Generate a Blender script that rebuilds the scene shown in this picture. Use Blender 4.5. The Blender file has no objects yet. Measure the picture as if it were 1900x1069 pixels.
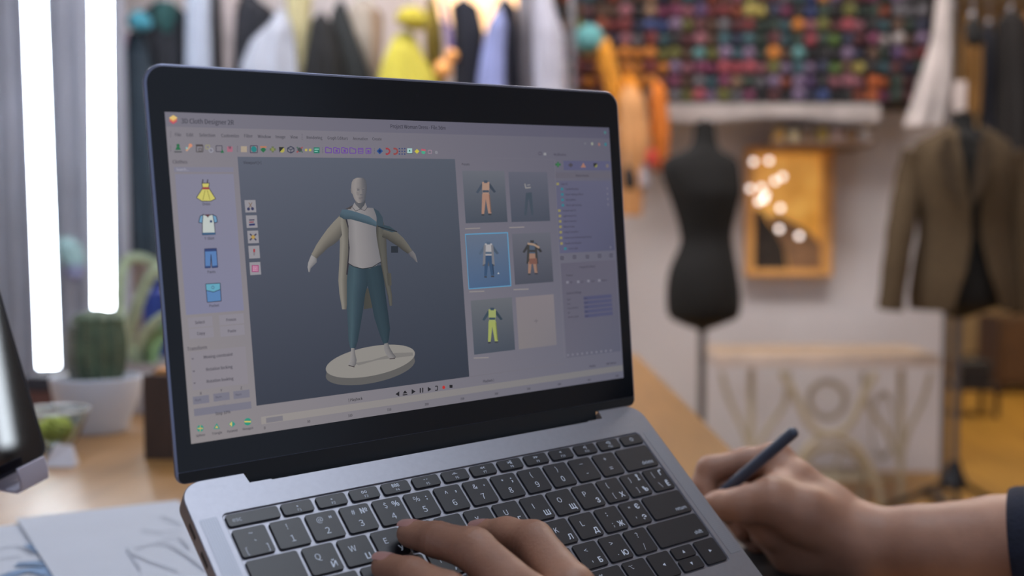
import bpy, bmesh, math, random
import numpy as np
from mathutils import Vector, Matrix
random.seed(7)
S = bpy.context.scene
COL = S.collection
# ------------------------------------------------------------------ camera and frames
F = 2113.311; CX = 950 + 120.878; CY = 534.5 + 62.902
PITCH = math.radians(4.0)
BM = np.array([[1, 0, 0], [0, -math.sin(PITCH), math.cos(PITCH)], [0, -math.cos(PITCH), -math.sin(PITCH)]])
RL = np.array([[0.76498449, -0.50781013, 0.39614089], [-0.08227235, -0.68708959, -0.72189968], [0.63877225, 0.51965062, -0.56739162]])
TL = np.array([-86.03089373, 225.28946179, 441.74561492]) / 1000
DESK = 0.75
_front = BM @ (RL @ np.array([0.0, 0.0, -0.0085]) + TL)
H = DESK + 0.004 - _front[2]                     # camera height that rests the laptop's front edge just above the desk
LAPM = Matrix([list((BM @ RL)[i]) + [float((BM @ TL)[i]) + (H if i == 2 else 0)] for i in range(3)] + [[0, 0, 0, 1]])

def ray(u, v):
    d = BM @ np.array([(u - CX) / F, (v - CY) / F, 1.0])
    return d
def W(u, v, Y):
    """point of the room seen at (u, v) at distance Y in front of the camera"""
    d = ray(u, v); s = Y / d[1]
    return Vector((d[0] * s, Y, H + d[2] * s))
def G(u, v, z=DESK):
    d = ray(u, v); s = (z - H) / d[2]
    return Vector((d[0] * s, d[1] * s, z))

cam = bpy.data.cameras.new('camera'); co = bpy.data.objects.new('camera', cam); COL.objects.link(co)
cam.sensor_width = 36; cam.lens = F / 1900 * 36
cam.shift_x = -(CX - 950) / 1900; cam.shift_y = (CY - 534.5) / 1900
co.location = (0, 0, H); co.rotation_euler = (math.pi / 2 - PITCH, 0, 0)
cam.clip_start = 0.02; cam.clip_end = 60
cam.dof.use_dof = True; cam.dof.focus_distance = 0.622; cam.dof.aperture_fstop = 4.7
S.camera = co

# ------------------------------------------------------------------ materials
def lin(c):
    return tuple(((x / 255) / 12.92 if x / 255 <= .04045 else ((x / 255 + .055) / 1.055) ** 2.4) for x in c[:3])
MATS = {}
def mat(name, col, rough=.6, metal=0.0, var=.12, scale=15.0, bump=0.0, bscale=None, spec=.5, emit=0.0, trans=0.0, stretch=None, sheen=0.0, coat=0.0, sss=0.0, wave=None, alpha=None):
    if name in MATS: return MATS[name]
    m = bpy.data.materials.new(name); m.use_nodes = True; nt = m.node_tree; b = nt.nodes['Principled BSDF']
    L = nt.links.new
    c = lin(col)
    tc = nt.nodes.new('ShaderNodeTexCoord'); mp = nt.nodes.new('ShaderNodeMapping'); L(tc.outputs['Object'], mp.inputs[0])
    if stretch: mp.inputs['Scale'].default_value = stretch
    n = nt.nodes.new('ShaderNodeTexNoise'); n.inputs['Scale'].default_value = scale; n.inputs['Detail'].default_value = 4
    L(mp.outputs[0], n.inputs[0])
    src = n.outputs[0]
    if wave:
        w = nt.nodes.new('ShaderNodeTexWave'); w.inputs['Scale'].default_value = wave; w.inputs['Distortion'].default_value = 3; w.inputs['Detail'].default_value = 2
        L(mp.outputs[0], w.inputs[0]); mx = nt.nodes.new('ShaderNodeMath'); mx.operation = 'MULTIPLY_ADD'
        L(w.outputs[1], mx.inputs[0]); mx.inputs[1].default_value = .5; hm = nt.nodes.new('ShaderNodeMath'); hm.operation = 'MULTIPLY'; hm.inputs[1].default_value = .5
        L(n.outputs[0], hm.inputs[0]); L(hm.outputs[0], mx.inputs[2]); src = mx.outputs[0]
    r = nt.nodes.new('ShaderNodeValToRGB'); r.color_ramp.elements[0].position = .3; r.color_ramp.elements[1].position = .7
    r.color_ramp.elements[0].color = tuple(x * (1 - var) for x in c) + (1,); r.color_ramp.elements[1].color = tuple(min(1, x * (1 + var)) for x in c) + (1,)
    L(src, r.inputs[0]); L(r.outputs[0], b.inputs['Base Color'])
    b.inputs['Roughness'].default_value = rough; b.inputs['Metallic'].default_value = metal
    b.inputs['Specular IOR Level'].default_value = spec
    if emit: L(r.outputs[0], b.inputs['Emission Color']); b.inputs['Emission Strength'].default_value = emit
    if trans: b.inputs['Transmission Weight'].default_value = trans
    if sheen: b.inputs['Sheen Weight'].default_value = sheen
    if coat: b.inputs['Coat Weight'].default_value = coat; b.inputs['Coat Roughness'].default_value = .08
    if sss: b.inputs['Subsurface Weight'].default_value = sss; b.inputs['Subsurface Radius'].default_value = (.006, .002, .001); b.inputs['Subsurface Scale'].default_value = 1.0
    if alpha: b.inputs['Alpha'].default_value = alpha
    if bump:
        n2 = nt.nodes.new('ShaderNodeTexNoise'); n2.inputs['Scale'].default_value = bscale or scale * 4; n2.inputs['Detail'].default_value = 3; L(mp.outputs[0], n2.inputs[0])
        bp = nt.nodes.new('ShaderNodeBump'); bp.inputs['Strength'].default_value = bump; bp.inputs['Distance'].default_value = .002
        L(n2.outputs[0], bp.inputs['Height']); L(bp.outputs[0], b.inputs['Normal'])
    MATS[name] = m; return m

# ------------------------------------------------------------------ object helpers
def link(name, me, m=None, parent=None):
    o = bpy.data.objects.new(name, me); COL.objects.link(o)
    if m is not None:
        for k in (m if isinstance(m, (list, tuple)) else [m]): me.materials.append(k)
    if parent: o.parent = parent
    return o
def obj(name, bm, m=None, parent=None, smooth=True, bevel=0, seg=2, ang=35, off=None):
    me = bpy.data.meshes.new(name); 
    if off is not None: bmesh.ops.translate(bm, verts=bm.verts[:], vec=-Vector(off))
    bmesh.ops.recalc_face_normals(bm, faces=bm.faces[:])
    bm.to_mesh(me); bm.free()
    o = link(name, me, m, parent)
    if smooth:
        me.shade_smooth(); me.set_sharp_from_angle(angle=math.radians(ang))
    if bevel:
        b = o.modifiers.new('bevel', 'BEVEL'); b.width = bevel; b.segments = seg; b.limit_method = 'ANGLE'; b.angle_limit = math.radians(40)
    return o
def thing(name, label, cat, loc=(0, 0, 0), group=None):
    o = bpy.data.objects.new(name, None); COL.objects.link(o); o.location = loc; o.empty_display_size = .02
    o['label'] = label; o['category'] = cat
    if group: o['group'] = group
    return o
def tag(o, label, cat, group=None):
    o['label'] = label; o['category'] = cat
    if group: o['group'] = group
    return o
def struct(o): o['kind'] = 'structure'; return o
def box(bm, a, b):
    a = Vector(a); b = Vector(b); v = [bm.verts.new((x, y, z)) for z in (a.z, b.z) for y in (a.y, b.y) for x in (a.x, b.x)]
    for f in ((0, 2, 3, 1), (4, 5, 7, 6), (0, 1, 5, 4), (2, 6, 7, 3), (0, 4, 6, 2), (1, 3, 7, 5)): bm.faces.new([v[i] for i in f])
def bx(a, b): bm = bmesh.new(); box(bm, a, b); return bm
def rrect(x0, y0, x1, y1, r, n=6, rs=None):
    rs = rs or [r] * 4; P = []
    for k, (cx, cy, a0) in enumerate(((x1 - rs[0], y1 - rs[0], 0), (x0 + rs[1], y1 - rs[1], 90), (x0 + rs[2], y0 + rs[2], 180), (x1 - rs[3], y0 + rs[3], 270))):
        for i in range(n + 1):
            a = math.radians(a0 + 90 * i / n); P.append((cx + rs[k] * math.cos(a), cy + rs[k] * math.sin(a)))
    return P
def prism(bm, P, z0, z1, mi=0):
    a = [bm.verts.new((x, y, z0)) for x, y in P]; b = [bm.verts.new((x, y, z1)) for x, y in P]; n = len(P)
    fs = [bm.faces.new(a[::-1]), bm.faces.new(b)]
    for i in range(n): fs.append(bm.faces.new((a[i], a[(i + 1) % n], b[(i + 1) % n], b[i])))
    for f in fs: f.material_index = mi
def rings(bm, R, cap0=True, cap1=True, closed=True):
    V = [[bm.verts.new(p) for p in r] for r in R]; n = len(V[0])
    for i in range(len(V) - 1):
        for j in range(n if closed else n - 1):
            bm.faces.new((V[i][j], V[i][(j + 1) % n], V[i + 1][(j + 1) % n], V[i + 1][j]))
    if cap0: bm.faces.new(V[0][::-1])
    if cap1: bm.faces.new(V[-1])
def tube(bm, pts, r, n=10, cap=True, closed=False):
    pts = [Vector(p) for p in pts]; rr = r if isinstance(r, (list, tuple)) else [r] * len(pts)
    R = []; up = None; N = len(pts)
    for i, p in enumerate(pts):
        if closed: t = (pts[(i + 1) % N] - pts[i - 1]).normalized()
        else: t = (pts[min(i + 1, N - 1)] - pts[max(i - 1, 0)]).normalized()
        if up is None:
            up = Vector((0, 0, 1)) if abs(t.z) < .9 else Vector((1, 0, 0))
        a = (up - t * up.dot(t)).normalized(); up = a; b = t.cross(a)
        R.append([p + (a * math.cos(2 * math.pi * k / n) + b * math.sin(2 * math.pi * k / n)) * rr[i] for k in range(n)])
    if closed: R.append(R[0]); rings(bm, R, False, False); bmesh.ops.remove_doubles(bm, verts=bm.verts[:], dist=1e-6)
    else: rings(bm, R, cap, cap)
def tb(pts, r, n=10, **k): bm = bmesh.new(); tube(bm, pts, r, n, **k); return bm
def smoothpath(pts, k=6):
    P = [Vector(p) for p in pts]; out = []
    for i in range(len(P) - 1):
        p0 = P[max(i - 1, 0)]; p1 = P[i]; p2 = P[i + 1]; p3 = P[min(i + 2, len(P) - 1)]
        for j in range(k):
            t = j / k
            out.append(.5 * ((2 * p1) + (p2 - p0) * t + (2 * p0 - 5 * p1 + 4 * p2 - p3) * t * t + (3 * p1 - p0 - 3 * p2 + p3) * t ** 3))
    out.append(P[-1]); return out
def lathe(bm, prof, c=(0, 0, 0), n=32, cap0=True, cap1=True):
    rings(bm, [[(c[0] + r * math.cos(2 * math.pi * k / n), c[1] + r * math.sin(2 * math.pi * k / n), c[2] + z) for k in range(n)] for r, z in prof], cap0, cap1)

# fonts: faces that ship with Blender, else its built-in one
import os
FONTS = [None, None]
for _k, _nm in enumerate(('Noto Sans CJK Regular.woff2', 'Inter.woff2')):
    try:
        _fp = os.path.join(bpy.utils.resource_path('LOCAL'), 'datafiles', 'fonts', _nm)
        if os.path.exists(_fp): FONTS[_k] = bpy.data.fonts.load(_fp)
    except Exception: pass
_tc = {}; _cap = {}
def _glyphs(s, fi):
    cu = bpy.data.curves.new('t', 'FONT'); cu.body = s; cu.size = 1; cu.align_x = 'CENTER'; cu.align_y = 'BOTTOM_BASELINE'; cu.resolution_u = 3
    if FONTS[fi]: cu.font = FONTS[fi]
    o = bpy.data.objects.new('t', cu); COL.objects.link(o)
    dg = bpy.context.evaluated_depsgraph_get(); dg.update(); me = bpy.data.meshes.new_from_object(o.evaluated_get(dg))
    V = [(v.co.x, v.co.y) for v in me.vertices]; Fc = [tuple(p.vertices) for p in me.polygons]
    bpy.data.objects.remove(o); bpy.data.curves.remove(cu); bpy.data.meshes.remove(me)
    return V, Fc
def text_polys(s, bold=0.0):
    """glyph outlines with cap height .73, centred on the capitals"""
    k = s
    if k in _tc: return _tc[k]
    fi = 1 if any(ord(c) > 0x400 and ord(c) < 0x500 for c in s) or any(c in s for c in '⌥⌘') else 0
    if fi not in _cap: _cap[fi] = max(y for x, y in _glyphs('H', fi)[0])
    V, Fc = _glyphs(s, fi); q = .73 / _cap[fi]; V = [(x * q, y * q - .365) for x, y in V]
    if len(s) == 1 and s in "^~`-—.,'*\"_" or s == '- -': 
        ym = sum(v[1] for v in V) / max(1, len(V)); V = [(x, y - ym * .75) for x, y in V]
    x0 = min((v[0] for v in V), default=0); x1 = max((v[0] for v in V), default=0)
    _tc[k] = (V, Fc, x0, x1); return _tc[k]
def text_bm(bm, s, x, y, z, size, bold=0, mi=1, align='C', M=None):
    V, Fc, x0, x1 = text_polys(s, bold)
    dx = {'C': -(x0 + x1) / 2, 'L': -x0, 'R': -x1}[align]
    for q_, (ox, oy) in enumerate(((0, 0),) if bold < .015 else ((-bold, 0), (bold, 0), (0, bold), (0, -bold))):
        vs = [bm.verts.new((x + (a + dx + ox) * size, y + (b + oy) * size, z + q_ * 2e-6)) for a, b in V]
        for f in Fc:
            try: q = bm.faces.new([vs[i] for i in f]); q.material_index = mi
            except ValueError: pass

# ================================================================== LAPTOP
alu = mat('laptop_aluminium', (141, 142, 150), rough=.42, metal=.75, var=.03, scale=300, bump=.02, bscale=3000)
alu_edge = mat('laptop_edge_metal', (128, 134, 156), rough=.34, metal=.85, var=.03)
keyblk = mat('black_keycap', (18, 21, 30), rough=.40, var=.1, scale=200, bump=.02, bscale=2500)
legend = mat('keycap_legend', (190, 200, 215), rough=.5, var=.02, emit=.10)
hingeb = mat('black_hinge_plastic', (11, 20, 26), rough=.45, var=.1)
glassb = mat('black_bezel_glass', (7, 15, 22), rough=.16, var=.1, spec=.45)
lap = thing('laptop', 'open silver-grey laptop with black keys, its screen showing clothing design software', 'laptop')
lap.matrix_world = LAPM
mm = .001
# base shell: outline with notch, keyboard well hole
def base_outline():
    P = []
    def arc(cx, cy, r, a0, a1, n=8):
        for i in range(n + 1):
            a = math.radians(a0 + (a1 - a0) * i / n); P.append((cx + r * math.cos(a), cy + r * math.sin(a)))
    arc(293, 201.5, 11.5, 0, 90); P.extend([(271.5, 213), (270.5, 206.8), (259, 206.8), (258.5, 206.2), (46.5, 206.2), (46, 206.8), (34.5, 206.8), (33.5, 213)])
    arc(11.5, 201.5, 11.5, 90, 180); arc(11.5, 11.5, 11.5, 180, 270); arc(293, 11.5, 11.5, 270, 360)
    return [(x * mm, y * mm) for x, y in P]
WELL = rrect(14.2, 88.2, 290.2, 191.2, 3, 5)
bm = bmesh.new()
O = base_outline(); I = [(x * mm, y * mm) for x, y in WELL]
zt = 0.0
def loop(P, z): return [bm.verts.new((x, y, z if not callable(z) else z(y))) for x, y in P]
def inset(P, d):
    c = (.152, .106); return [((x - c[0]) * (1 - d / .152) + c[0], (y - c[1]) * (1 - d / .106) + c[1]) for x, y in P]
top_o = loop(inset(O, .0004), 0.0); side0 = loop(O, -.0006)
botz = lambda y: -.0065 - .006 * min(1, max(0, y / .2))
side1 = loop(O, lambda y: botz(y) + .003); bot = loop(inset(O, .004), botz)
top_i = loop(I, 0.0); I2 = [(x * mm, y * mm) for x, y in rrect(14.6, 88.6, 289.7, 190.8, 2.6, 5)]; wc = loop(I2, -.0005); wb = loop(I2, -.0009)
def strip_faces(a, b):
    n = len(a)
    for i in range(n): bm.faces.new((a[i], a[(i + 1) % n], b[(i + 1) % n], b[i]))
strip_faces(top_o, side0); strip_faces(side0, side1); strip_faces(side1, bot); strip_faces(top_i, wc); strip_faces(wc, wb)
bm.faces.new(wb[::-1]); bm.faces.new(bot)
edges = []
for lp in (top_o, top_i):
    for i in range(len(lp)):
        e = bm.edges.get((lp[i], lp[(i + 1) % len(lp)])); edges.append(e)
bmesh.ops.triangle_fill(bm, use_beauty=True, use_dissolve=False, edges=edges)
base = obj('base_shell', bm, alu, lap, ang=30)
# ports on the left side, trackpad, speaker grilles
for y0, y1 in ((183, 192), (166, 175)):
    bm = bmesh.new(); box(bm, (-.00025, y0 * mm, -.0062), (.0006, y1 * mm, -.0034)); obj('port', bm, hingeb, lap, bevel=.0008)
bm = bmesh.new(); prism(bm, [(x * mm, y * mm) for x, y in rrect(92, 6, 212, 84, 3)], -.0003, .0002); obj('trackpad', bm, mat('trackpad_glass', (135, 138, 146), rough=.3, metal=.5, var=.02), lap)
gm = bpy.data.materials.new('speaker_dots'); gm.use_nodes = True; nt = gm.node_tree; b = nt.nodes['Principled BSDF']
tc = nt.nodes.new('ShaderNodeTexCoord'); vo = nt.nodes.new('ShaderNodeTexVoronoi'); vo.inputs['Scale'].default_value = 800; vo.inputs['Randomness'].default_value = 0; vo.voronoi_dimensions = '2D'
nt.links.new(tc.outputs['Object'], vo.inputs[0]); rp = nt.nodes.new('ShaderNodeValToRGB'); rp.color_ramp.elements[0].position = .16; rp.color_ramp.elements[1].position = .26
rp.color_ramp.elements[0].color = (.19, .20, .23, 1); rp.color_ramp.elements[1].color = lin((140, 143, 152)) + (1,)
nt.links.new(vo.outputs['Distance'], rp.inputs[0]); nt.links.new(rp.outputs[0], b.inputs['Base Color']); b.inputs['Metallic'].default_value = .7; b.inputs['Roughness'].default_value = .45
for x0, x1 in ((3.0, 11.8), (293, 301.8)):
    bm = bmesh.new(); prism(bm, [(x * mm, y * mm) for x, y in rrect(x0, 92, x1, 190, .6)], -.0001, .00012); obj('speaker_grille', bm, gm, lap)
# keys
PX, PY, X0, Y0, CW_, CH_ = 18.958, 18.525, 15.45, 180.25, 16.75, 16.55
def key(x, y, w, h, legs):
    bm = bmesh.new()
    prs = [(rrect(x, y - h, x + w, y, 1.5, 5), -.85), (rrect(x, y - h, x + w, y, 1.5, 5), .22), (rrect(x + .16, y - h + .16, x + w - .16, y - .16, 1.4, 5), .4)]
    R = [[(a * mm, b * mm, z * mm) for a, b in P] for P, z in prs]; rings(bm, R)
    for s, fx, fy, size, bold in legs:
        al = 'C'
        if fx < 0: al = 'R'; fx = -fx
        elif fx > 1: al = 'L'; fx -= 1
        text_bm(bm, s, (x + fx * w) * mm, (y - fy * h) * mm, .00043, size * 1.02 * mm, bold, 1, al)
    o = obj('key', bm, [keyblk, legend], lap, ang=40)
    return o
def kx(c): return X0 + c * PX
LET = 4.6; SM = 3.6
def letk(c, r, lat, cyr):
    L_ = [(lat, .38, .40, LET, .008)]
    if cyr: L_.append((cyr, .76, .76, LET, .028))
    key(kx(c), Y0 - r * PY, CW_, CH_, L_)
def symk(c, r, L_): key(kx(c), Y0 - r * PY, CW_, CH_, L_)
# number row
symk(0, 0, [('~', .5, .22, 4.4, .008), ('`', .55, .52, 4.4, .01), ('[', .2, .8, 4.6, .012), (']', .82, .8, 4.6, .012)])
nums = [('1', '!', ''), ('2', '@', '"'), ('3', '#', '№'), ('4', '$', '%'), ('5', '%', ':'), ('6', '^', ','), ('7', '&', '.'), ('8', '*', ';'), ('9', '(', ''), ('0', ')', ''), ('-', '—', ''), ('=', '+', '')]
for i, (n, s, s2) in enumerate(nums):
    L_ = [(n, .5, .7, 5.0, .008), (s, .48 if not s2 else .4, .26, 4.2 if s != '—' else 3.4, .008)]
    if s2: L_.append((s2, .76, .26, 4.4, .024))
    symk(i + 1, 0, L_)
key(kx(13), Y0, 1.5 * PX - PX + CW_, CH_, [('delete', -.88, .78, 3.1, .006)])
# function row
FY, FH = 189.6, 7.2
key(X0, FY, 27.0, FH, [('esc', 1.1, .5, 3.1, .006)])
ficons = ['☼', '☀', '⧉', '▦', '⁘', '⁘', '◁◁', '▷II', '▷▷', '◁', '◁)', '◁))']
def safe(s, alt): return s
fl = ['✲', '✲', '◫', '▤', '┅', '┅', '◃◃', '▹II', '▹▹', '◃', '◃)', '◃))']
fa = ['*', '*', 'oo', '888', '- -', '-=-', '<<', '>ll', '>>', '<', '<)', '<))']
for i in range(12):
    key(44.1 + 19.0 * i, FY, 16.6, FH, [(fa[i], .5, .33 if i > 1 else .45, 2.8, .02), ('F%d' % (i + 1), .52, .74, 2.0, .01)])
key(272.2, FY, 16.6, FH, [])
# power glyph (ring and stroke) is drawn below with the same legend material
pk = COL.objects[-1]
bm = bmesh.new(); bm.from_mesh(pk.data)
def ringflat(bm, cx, cy, r0, r1, z, a0=0, a1=360, n=20, mi=1):
    V = []
    for i in range(n + 1):
        a = math.radians(a0 + (a1 - a0) * i / n); V.append((bm.verts.new((cx + r0 * math.cos(a), cy + r0 * math.sin(a), z)), bm.verts.new((cx + r1 * math.cos(a), cy + r1 * math.sin(a), z))))
    for i in range(n): f = bm.faces.new((V[i][0], V[i][1], V[i + 1][1], V[i + 1][0])); f.material_index = mi
ringflat(bm, .2805, .1862, .00105, .00135, .00043, 120, 420); 
q = [bm.verts.new(p) for p in ((.28035, .1864, .00043), (.28065, .1864, .00043), (.28065, .1878, .00043), (.28035, .1878, .00043))]; f = bm.faces.new(q); f.material_index = 1
bm.to_mesh(pk.data); bm.free()
# letter rows
key(kx(0), Y0 - PY, 1.5 * PX - PX + CW_, CH_, [])
for i, (a, c) in enumerate(zip('QWERTYUIOP', 'ЙЦУКЕНГШЩЗ')): letk(1.5 + i, 1, a, c)
symk(11.5, 1, [('{', .38, .26, 4.2, .008), ('[', .4, .74, 4.2, .008), ('Х', .76, .76, LET, .028)])
symk(12.5, 1, [('}', .35, .26, 4.2, .008), (']', .4, .74, 4.2, .008), ('Ї', .76, .24, LET, .028), ('Ъ', .76, .76, LET, .028)])
symk(13.5, 1, [('|', .35, .26, 4.2, .008), ('\\', .4, .74, 4.2, .008), ('Ґ', .76, .24, LET, .028), ('Ё', .76, .76, LET, .028)])
key(kx(0), Y0 - 2 * PY, 1.75 * PX - PX + CW_, CH_, [('caps lock', 1.1, .78, 3.0, .006)])
for i, (a, c) in enumerate(zip('ASDFGHJKL', 'ФІВАПРОЛД')): letk(1.75 + i, 2, a, c)
symk(10.75, 2, [(':', .42, .26, 4.4, .02), (';', .42, .72, 4.2, .012), ('Ж', .76, .76, LET, .028)])
symk(11.75, 2, [('"', .38, .26, 4.2, .012), ("'", .4, .72, 4.2, .012), ('Є', .74, .26, LET, .028), ('Э', .76, .76, LET, .028)])
key(kx(12.75), Y0 - 2 * PY, .75 * PX + CW_, CH_, [('return', -.9, .78, 3.1, .006)])
key(kx(0), Y0 - 3 * PY, 1.25 * PX + CW_, CH_, [('shift', 1.08, .78, 3.1, .006)])
for i, (a, c) in enumerate(zip('ZXCVBNM', 'ЯЧСМИТЬ')): letk(2.25 + i, 3, a, c)
symk(9.25, 3, [('<', .42, .3, 4.4, .008), (',', .42, .74, 4.4, .012), ('Б', .76, .76, LET, .028)])
symk(10.25, 3, [('>', .42, .3, 4.4, .008), ('.', .42, .76, 4.4, .012), ('Ю', .74, .76, LET, .028)])
symk(11.25, 3, [('?', .5, .26, 4.4, .008), ('/', .5, .74, 4.4, .008)])
key(kx(12.25), Y0 - 3 * PY, 1.25 * PX + CW_, CH_, [('shift', -.9, .78, 3.1, .006)])
x = 0
for w, s in ((1, 'fn'), (1, 'control'), (1, 'option'), (1.25, 'command'), (5, ''), (1.25, 'command'), (1, 'option')):
    L_ = [(s, .5, .82, 2.5, .004)] if s else []
    if s == 'option': L_.append(('⌥', .3, .25, 3.2, .006))
    if s == 'command': L_.append(('⌘', .3, .25, 3.2, .006))
    key(kx(x), Y0 - 4 * PY, (w - 1) * PX + CW_, CH_, L_); x += w
def arrowkey(x, y, w, h, d):
    key(x, y, w, h, []); k = COL.objects[-1]; bm = bmesh.new(); bm.from_mesh(k.data)
    cx, cy = (x + w / 2) * mm, (y - h / 2) * mm; r = .00115
    pts = {'l': ((-1, 0), (.8, -.85), (.8, .85)), 'r': ((1, 0), (-.8, .85), (-.8, -.85)), 'u': ((0, 1), (-.85, -.8), (.85, -.8)), 'd': ((0, -1), (.85, .8), (-.85, .8))}[d]
    f = bm.faces.new([bm.verts.new((cx + a * r, cy + b * r, .00043)) for a, b in pts]); f.material_index = 1; bm.to_mesh(k.data); bm.free()
yb = Y0 - 4 * PY
arrowkey(kx(11.5), yb, CW_, CH_, 'l'); arrowkey(kx(13.5), yb, CW_, CH_, 'r')
arrowkey(kx(12.5), yb, CW_, 7.9, 'u'); arrowkey(kx(12.5), yb - 8.65, CW_, 7.9, 'd')
# hinge
bm = bmesh.new(); tube(bm, [(.0352, .2125, -.0062), (.2698, .2125, -.0062)], .0030, 16); obj('hinge', bm, hingeb, lap)
# lid -------------------------------------------------------------
AN = .8145
LM = Matrix(((1, 0, 0, 0), (0, math.cos(AN), -math.sin(AN), .212), (0, math.sin(AN), math.cos(AN), -.00164), (0, 0, 0, 1)))
bm = bmesh.new()
LO = [(x * mm, y * mm) for x, y in rrect(0, 1.2, 304.1, 205, 10, 10, rs=[10, 10, 5, 5])]
def ins(P, d, c=(.152, .103)):
    hx, hy = .152, .102
    return [((x - c[0]) * (1 - d / hx) + c[0], (y - c[1]) * (1 - d / hy) + c[1]) for x, y in P]
rings(bm, [[(x, y, z) for x, y in P] for P, z in ((ins(LO, .009), -.0052), (ins(LO, .003), -.0045), (ins(LO, .0004), -.0030), (LO, -.0018), (LO, -.0004), (ins(LO, .0004), 0))])
lid = obj('lid', bm, alu_edge, lap, ang=50); lid.matrix_local = LM
bm = bmesh.new(); P = [(x * mm, y * mm) for x, y in rrect(1.3, 7.2, 302.8, 203.6, 8.8, 10, rs=[8.8, 8.8, .5, .5])]; prism(bm, P, -.0001, .0003)
obj('bezel', bm, glassb, lid)
bm = bmesh.new(); P = [(x * mm, y * mm) for x, y in rrect(1.3, 1.8, 302.8, 7.0, 3, 5, rs=[.3, .3, 3, 3])]; prism(bm, P, -.0001, .00022); box(bm, (.0355, -.0062, -.0042), (.2695, .0019, .0002))
obj('hinge_cover', bm, hingeb, lid)
bm = bmesh.new(); tube(bm, [(.152, .1958, .0003), (.152, .1958, .00034)], .0012, 16); obj('webcam', bm, mat('webcam_lens', (14, 18, 30), rough=.1), lid)
# ---------------- display interface: flat coloured shapes, one mesh
SX0, SY0, SW, SH = 8.644, 20.414, 286.229, 161.417
Rinv = RL.T; camL = -RL.T @ TL * 1000
_e = np.array([0, math.cos(AN), math.sin(AN)]); _n = np.array([0, -math.sin(AN), math.cos(AN)]); _o = np.array([0, 212, -1.64])
def D(u, v):
    """screen-plane millimetres of a point of the interface"""
    d = Rinv @ np.array([(u - CX) / F, (v - CY) / F, 1.]); s = _n @ (_o - camL) / (_n @ d); X = camL + s * d
    return float(X[0]), float((X - _o) @ _e)
_lin = lin
def ulin(c):
    g = (c[0] * .35 + c[1] * .45 + c[2] * .2); return _lin([(g + (x - g) * .78) * .97 + 9 for x in c])  # the lift puts a pale veil over the screen into its colours
ui = bmesh.new(); cl = ui.verts.layers.float_color.new('Col')
lay = [0]
def zz(): lay[0] += 1; return .00034 + lay[0] * 3e-7
def face(pts, cols):
    z = zz(); one = not isinstance(cols[0], (tuple, list))
    vs = []
    for i, (x, y) in enumerate(pts):
        q = ui.verts.new((x * mm, y * mm, z)); c = cols if one else cols[i]; q[cl] = ulin(c) + (1,); vs.append(q)
    f = ui.faces.new(vs)
    if f.normal.z < 0: f.normal_flip()
    return f
def rectmm(x0, y0, x1, y1, c, c2=None, nx=1, ny=1, cR=None):
    """c top-left, cR top-right, c2 bottom (pair or single)"""
    if c2 is None and cR is None: face([(x0, y0), (x1, y0), (x1, y1), (x0, y1)], c); return
    cR = cR or c; c2 = c2 or c; b0, b1 = (c2 if isinstance(c2[0], (tuple, list)) else (c2, c2)) if True else None
    z = zz(); n = 10; g = {}
    for i in range(n + 1):
        for j in range(n + 1):
            a, b_ = i / n, j / n
            t = [c[k] * (1 - a) + cR[k] * a for k in range(3)]; bb = [b0[k] * (1 - a) + b1[k] * a for k in range(3)]
            q = ui.verts.new(((x0 + (x1 - x0) * a) * mm, (y0 + (y1 - y0) * b_) * mm, z)); q[cl] = ulin([t[k] * (1 - b_) + bb[k] * b_ for k in range(3)]) + (1,); g[i, j] = q
    for i in range(n):
        for j in range(n): ui.faces.new((g[i, j], g[i, j + 1], g[i + 1, j + 1], g[i + 1, j]))
def rect(u0, v0, u1, v1, c, **k):
    a = D(u0, v0); b = D(u1, v1); rectmm(a[0], a[1], b[0], b[1], c, **k)
def poly(pts, c): face([D(*p) for p in pts], c)
def circ(u, v, r, c, n=16):
    x, y = D(u, v); face([(x + r * math.cos(2 * math.pi * i / n), y + r * math.sin(2 * math.pi * i / n)) for i in range(n)], c)
def line(pts, w, c, closed=False):
    P = [D(*p) for p in pts]
    if closed: P.append(P[0])
    for (x0, y0), (x1, y1) in zip(P, P[1:]):
        l = math.hypot(x1 - x0, y1 - y0) or 1; nx, ny = -(y1 - y0) / l * w / 2, (x1 - x0) / l * w / 2
        face([(x0 + nx, y0 + ny), (x1 + nx, y1 + ny), (x1 - nx, y1 - ny), (x0 - nx, y0 - ny)], c)
def txt(s, u, v, size, c=(52, 50, 60), al='C', bold=.0):
    x, y = D(u, v); V, Fc, x0, x1 = text_polys(s, bold); dx = {'C': -(x0 + x1) / 2, 'L': -x0, 'R': -x1}[al]; z = zz()
    for ox in (-.017, .017):
        vs = []
        for a, b_ in V:
            q = ui.verts.new(((x + (a + dx + ox) * size * .69) * mm, (y + b_ * size * .78) * mm, z + ox * 2e-6)); q[cl] = ulin(c) + (1,); vs.append(q)
        for f in Fc:
            try: ui.faces.new([vs[i] for i in f])
            except ValueError: pass
def strips(sec, cols):
    """sections (xl, yl, xr, yr) in picture points with a colour ramp across"""
    z = zz(); g = []
    for xl, yl, xr, yr in sec:
        row = []
        for j, c in enumerate(cols):
            t = j / (len(cols) - 1); x, y = D(xl + (xr - xl) * t, yl + (yr - yl) * t); q = ui.verts.new((x * mm, y * mm, z)); q[cl] = ulin(c) + (1,); row.append(q)
        g.append(row)
    for i in range(len(g) - 1):
        for j in range(len(cols) - 1): ui.faces.new((g[i][j], g[i][j + 1], g[i + 1][j + 1], g[i + 1][j]))
PAN = (128, 122, 130)
xR, yT = SX0 + SW, SY0 + SH
rectmm(SX0, yT, xR, SY0, (126, 120, 130), c2=((138, 130, 132), (92, 92, 112)), cR=(88, 86, 106))  # viewing-angle dimming towards the right is put into panel and title bar colours
yt1 = D(310, 235)[1]
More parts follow.
